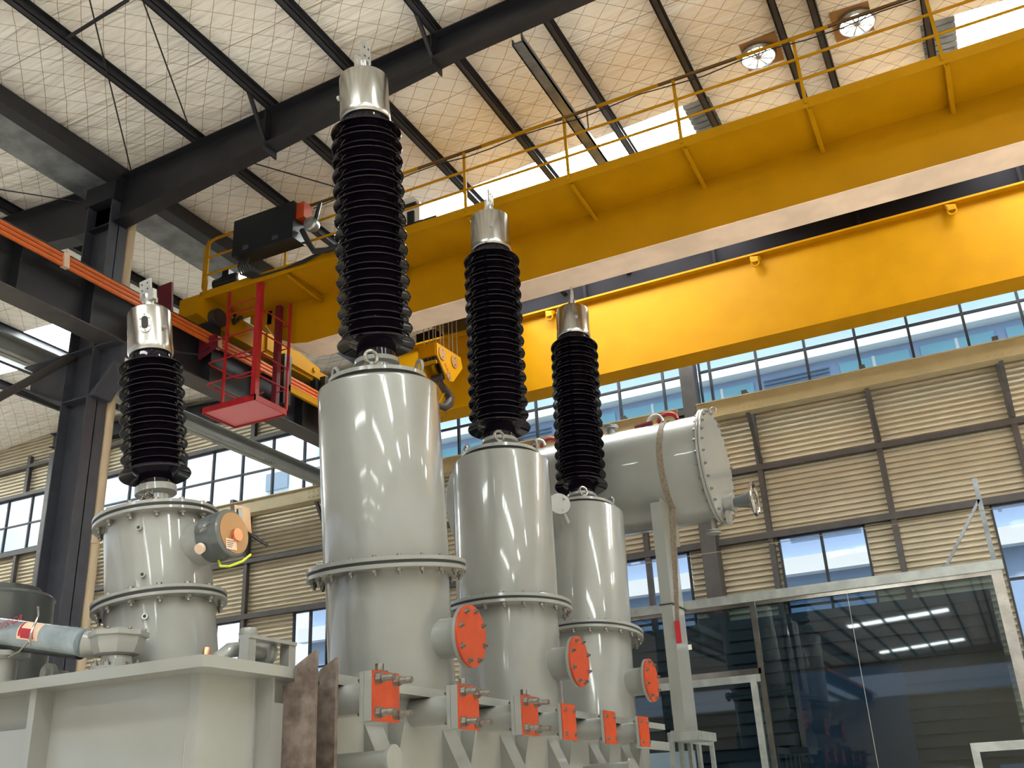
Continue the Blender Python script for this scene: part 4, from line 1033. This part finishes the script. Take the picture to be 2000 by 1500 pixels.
# hand-wheel valve on end cover
V0 = Vector((-3.55, 15.38, CZ - .62))
vv = MB().cyl(V0, V0 + Vector((.13, 0, 0)), .13, n=28).build('valve', paint, cn)
MB().cyl(V0 + Vector((.13, 0, 0)), V0 + Vector((.16, 0, 0)), .155, n=28).build('valve_flange', paint, vv)
MB().cyl(V0 + Vector((.16, 0, 0)), V0 + Vector((.42, 0, 0)), .075, .13, n=24).build('valve_bonnet', paint_d, vv)
MB().torus(V0 + Vector((.48, 0, 0)), (1, 0, 0), .255, .027, 32, 10).build('hand_wheel', chrome, vv)
mb = MB()
for k in range(3): t = 2 * PI * k / 3 + .4; mb.cyl(V0 + Vector((.45, 0, 0)), V0 + Vector((.48, .25 * math.cos(t), .25 * math.sin(t))), .018, n=8)
mb.build('wheel_spokes', chrome, vv)
MB().cyl(V0 + Vector((.04, -.1, -.26)), V0 + Vector((.09, -.1, -.26)), .13, n=8).build('valve_flange', paint, vv)
mb = MB(); c = Vector((-5.25, 15.15, CZ + CR - .05)); mb.cyl(c, c + Vector((0, 0, .12)), .07, n=20); mb.cyl(c + Vector((0, 0, .12)), c + Vector((0, 0, .145)), .13, n=24); mb.cyl(c + Vector((0, 0, .15)), c + Vector((0, 0, .175)), .13, n=24); mb.build('top_flange', paint, cn)
c = Vector((-3.76, 15.3, 6.75)); mb = MB(); mb.cyl(c, (c.x, c.y, 6.50), .045, n=16); d1 = mb.build('drain_pipe', paint, cn); mb = MB(); mb.cyl((c.x, c.y, 6.50), (c.x, c.y, 6.475), .115, n=24); mb.cyl((c.x, c.y, 6.465), (c.x, c.y, 6.44), .115, n=24); mb.build('drain_flange', paint, d1)
# shackles resting on top with red pins
for (x, y, lab) in ((-4.42, 15.0, 'steel shackle with a red pin on top of the conservator near its bolted end'), (-6.55, 15.0, 'steel shackle with a red pin on top of the conservator behind the middle turret')):
    r0 = empty('lifting_shackle', (x, y, 8.35)); tag(r0, lab, 'shackle', 'shackles on the conservator')
    zt = CZ + math.sqrt(CR ** 2 - (CY - y) ** 2)
    MB().tube([(x - .13 + .13 * (1 - math.cos(a)), y, zt + .02 + .13 * math.sin(a)) for a in [i * PI / 12 for i in range(13)]], .028, 10).build('bow', alu_r, r0)
    MB().tube([(x + .04 + .16 * (1 - math.cos(a)), y + .05, zt + .03 + .12 * math.sin(a)) for a in [i * PI / 12 for i in range(13)]], .035, 10).build('sling', red, r0)
    MB().tube([(x - .35, y, zt + .01), (x - .2, y, zt + .03), (x - .05, y, zt + .03)], .04, 8).build('sling_end', maroon, r0)
# support posts
for x0, lab in ((-4.47, 'grey steel post under the conservator with a strap and red tag'), (-7.4, 'grey steel post under the far end of the conservator')):
    sp = empty('support_post', (x0, 14.6, -.45)); tag(sp, lab, 'post')
    MB().box(x0 - .0, x0 + .17, 14.40, 14.42, 3.5, 6.85).build('post_face', paint, sp)
    MB().box(x0 + .15, x0 + .17, 14.42, 15.0, 3.5, 6.9).build('post_web', paint, sp)
    mb = MB(); mb.prism([(x0 + .16, 14.6, 6.15), (x0 + .16, 15.2, 6.3), (x0 + .16, 15.2, 6.85), (x0 + .16, 14.75, 6.85)], (.015, 0, 0)); mb.build('saddle_plate', bluew if False else paint, sp)
    MB().box(x0 - .02, x0 + .19, 14.38, 15.1, 5.28, 5.295).build('splice_line', steel, sp)
    MB().box(x0 - .05, x0 + .25, 14.37, 15.05, 3.5, 3.52).build('foot', paint, sp)
# strap
sg = empty('ratchet_strap', (-4.3, 14.4, 4.8)); tag(sg, 'brown webbing strap around the conservator, hanging down the post with a red tag', 'strap')
pts = []
for i in range(25): a = 1.75 - i * 3.0 / 24 * 1.0 + 0; a = math.radians(100 + i * 5.6); pts.append((-4.24 - .0 * i, CY + (CR + .012) * math.cos(a), CZ + (CR + .012) * math.sin(a)))
vs = []
for p in pts: vs += [(p[0] - .045, p[1], p[2]), (p[0] + .045, p[1], p[2])]
mb = MB().add(vs, [(2 * i, 2 * i + 1, 2 * i + 3, 2 * i + 2) for i in range(len(pts) - 1)])
lp = Vector(pts[-1]); mb.prism([(-4.29, lp.y, lp.z), (-4.19, lp.y, lp.z), (-4.21, 14.38, 5.0), (-4.27, 14.38, 5.0)], (0, -.01, 0)); mb.build('webbing', strapm, sg)
MB().box(-4.285, -4.205, 14.36, 14.38, 4.70, 5.02).build('red_tag', red, sg)

# small flange plate seen left of the right turret
c = Vector((-5.0, 12.3, 6.35)); fp = empty('vent_pipe', (-5.35, 12.95, 6.3)); tag(fp, 'small round bolted plate on a pipe between the middle and right turrets', 'pipe')
c = atY(1092, 985, 12.9); nd = Vector((.6, -.75, .1)).normalized(); c2 = atY(1109, 1022, 13.08)
MB().cyl(c, c + nd * .03, .16, n=32).build('disc', paint, fp)
for a, b in ((.08, .08), (.05, -.09)): q = c + nd * .03 + Vector((.75 * a, .6 * a, b)); MB().cyl(q, q + nd * .02, .02, n=8).build('bolt', bolt_m, fp)
MB().cyl(c + Vector((.02, .05, -.08)), c2, .035, n=12).build('pipe', paint, fp)

# rack behind the tank end
rk = empty('cable_rack', (-4.6, 16, 0)); tag(rk, 'galvanised slatted frame beyond the end of the transformer', 'rack')
MB().box(TX - .02, TX + .02, 14.36, 16.5, 3.38, 3.50).build('top_beam', rackm, rk)
MB().box(TX - .04, -4.12, 14.37, 15.3, 3.38, 3.498).build('top_plate', rackm, rk)
MB().box(TX - .03, TX + .03, 16.44, 16.52, -.455, 3.52).build('upright', rackm, rk)
for y in (14.36, 14.8, 15.25, 15.7): MB().box(TX - .03, TX + .02, y, y + .12, -.455, 3.38).build('upright', rackm, rk)
MB().box(-5.7, -4.6, 15.72, 15.78, 1.0, 3.30).build('back_panel', bluew, rk)

XF = None
# ================================================================== GLASS BOOTH
bt = empty('glass_booth', (-2, 16, 0)); tag(bt, 'large dark-glazed control booth with a polished steel frame at lower right', 'booth')
BX0, BX1, BY, BZ = -7.2, .14, 16.0, 5.58
MB().box(BX0, BX1 + .06, BY - .06, BY + .12, BZ - .14, BZ).build('top_rail', rackm, bt)
MB().box(BX0, BX1, BY - .02, BY + .06, BZ - .20, BZ - .14).build('head_trim', chrome, bt)
def post(x, w_, z0=0, z1=BZ - .14, nm='post', mt=chrome, yy=BY): MB().box(x - w_ / 2, x + w_ / 2, yy - .04, yy + .06, z0, z1).build(nm, mt, bt)
post(BX1 - .05, .15); post(-3.47, .085); post(-6.1, .08)
ztm = 4.36
MB().box(BX0, -3.47, BY - .04, BY + .06, ztm - .02, ztm + .07).build('transom', chrome, bt)
MB().box(BX0, -3.5, BY - .05, BY + .05, ztm - .13, ztm - .02).build('door_head', windb if False else rackm, bt)
MB().box(-3.66, -3.56, BY - .06, BY + .04, 0, ztm - .05).build('door_frame', rackm, bt)
MB().box(-.75, BX1 - .1, BY - .05, BY + .05, 3.02, 3.14).build('door_head', rackm, bt)
MB().box(-.75, -.65, BY - .06, BY + .04, 0, 3.1).build('door_frame', rackm, bt)
for a, b, z0, z1, d_ in ((-6.1, -3.5, ztm + .07, BZ - .2, 0), (BX0, -6.1, ztm + .07, BZ - .2, 0), (-3.43, BX1 - .12, .1, BZ - .2, 0), (-6.1, -3.66, .1, ztm - .13, 0)):
    MB().box(a, b, BY, BY + .008, z0, z1).build('glass_pane', bglass, bt, smooth=False)
# pane joint, mount plates
MB().box(-2.02, -2.012, BY - .004, BY, .1, BZ - .2).build('pane_joint', rackm, bt)
# side and interior
MB().box(BX1 - .02, BX1 - .012, BY + .1, YW - .5, .1, BZ - .2).build('glass_pane', bglass, bt, smooth=False)
MB().box(BX1 - .08, BX1 + .02, BY + .12, YW - .5, BZ - .14, BZ).build('side_rail', rackm, bt)
mbl = MB(); z = .6
for k in range(26): mbl.box(-5.9, BX1 - .2, BY + 1.3, BY + 1.33, .5 + k * .19, .5 + k * .19 + .15)
mbl.box(-7.0, BX1 - .2, BY + 1.4, BY + 1.43, .3, BZ - .16); mbl.build('inner_blind', slate, bt)
MB().box(-3.1, -1.5, BY + .6, BY + .65, .5, 4.35).build('blue_board', bluep, bt)
MB().box(-4.45, -4.0, BY + .3, BY + .34, 4.75, 5.3).build('switch_panel', galv, bt)
MB().box(-4.62, -4.53, BY - .01, BY, 4.82, 4.9).build('sticker', whitep, bt)
# guard rail post on booth roof
gp = empty('guard_rail', (0.1, 16, BZ)); tag(gp, 'steel guard post with a sloping brace on top of the glass booth', 'guard rail')
MB().box(.06, .13, BY, BY + .05, BZ, 6.83).build('post', galv, gp)
MB().beam((-.55, BY + .02, BZ + .02), (.09, BY + .02, 6.5), .04, .04, up=(0, 1, 0)).build('brace', galv, gp)
MB().box(-.63, -.48, BY - .03, BY + .06, BZ, BZ + .04).build('foot_plate', galv, gp)
for z in (6.6, 6.2, 5.85): MB().cyl((.1, BY + .04, z), (.1, YW - .6, z), .015, n=8).build('rail', chrome, gp)
MB().cyl((.1, YW - .6, BZ), (.1, YW - .6, 6.8), .03, n=8).build('post', galv, gp)
# overhead wire
A = atY(1228, 1105, 14.2); B = atY(2060, 975, 15.8)
o = MB().cyl(A, B, .005, n=6).build('steel_wire', rope_m); tag(o, 'thin wire strung above the glass booth', 'wire')
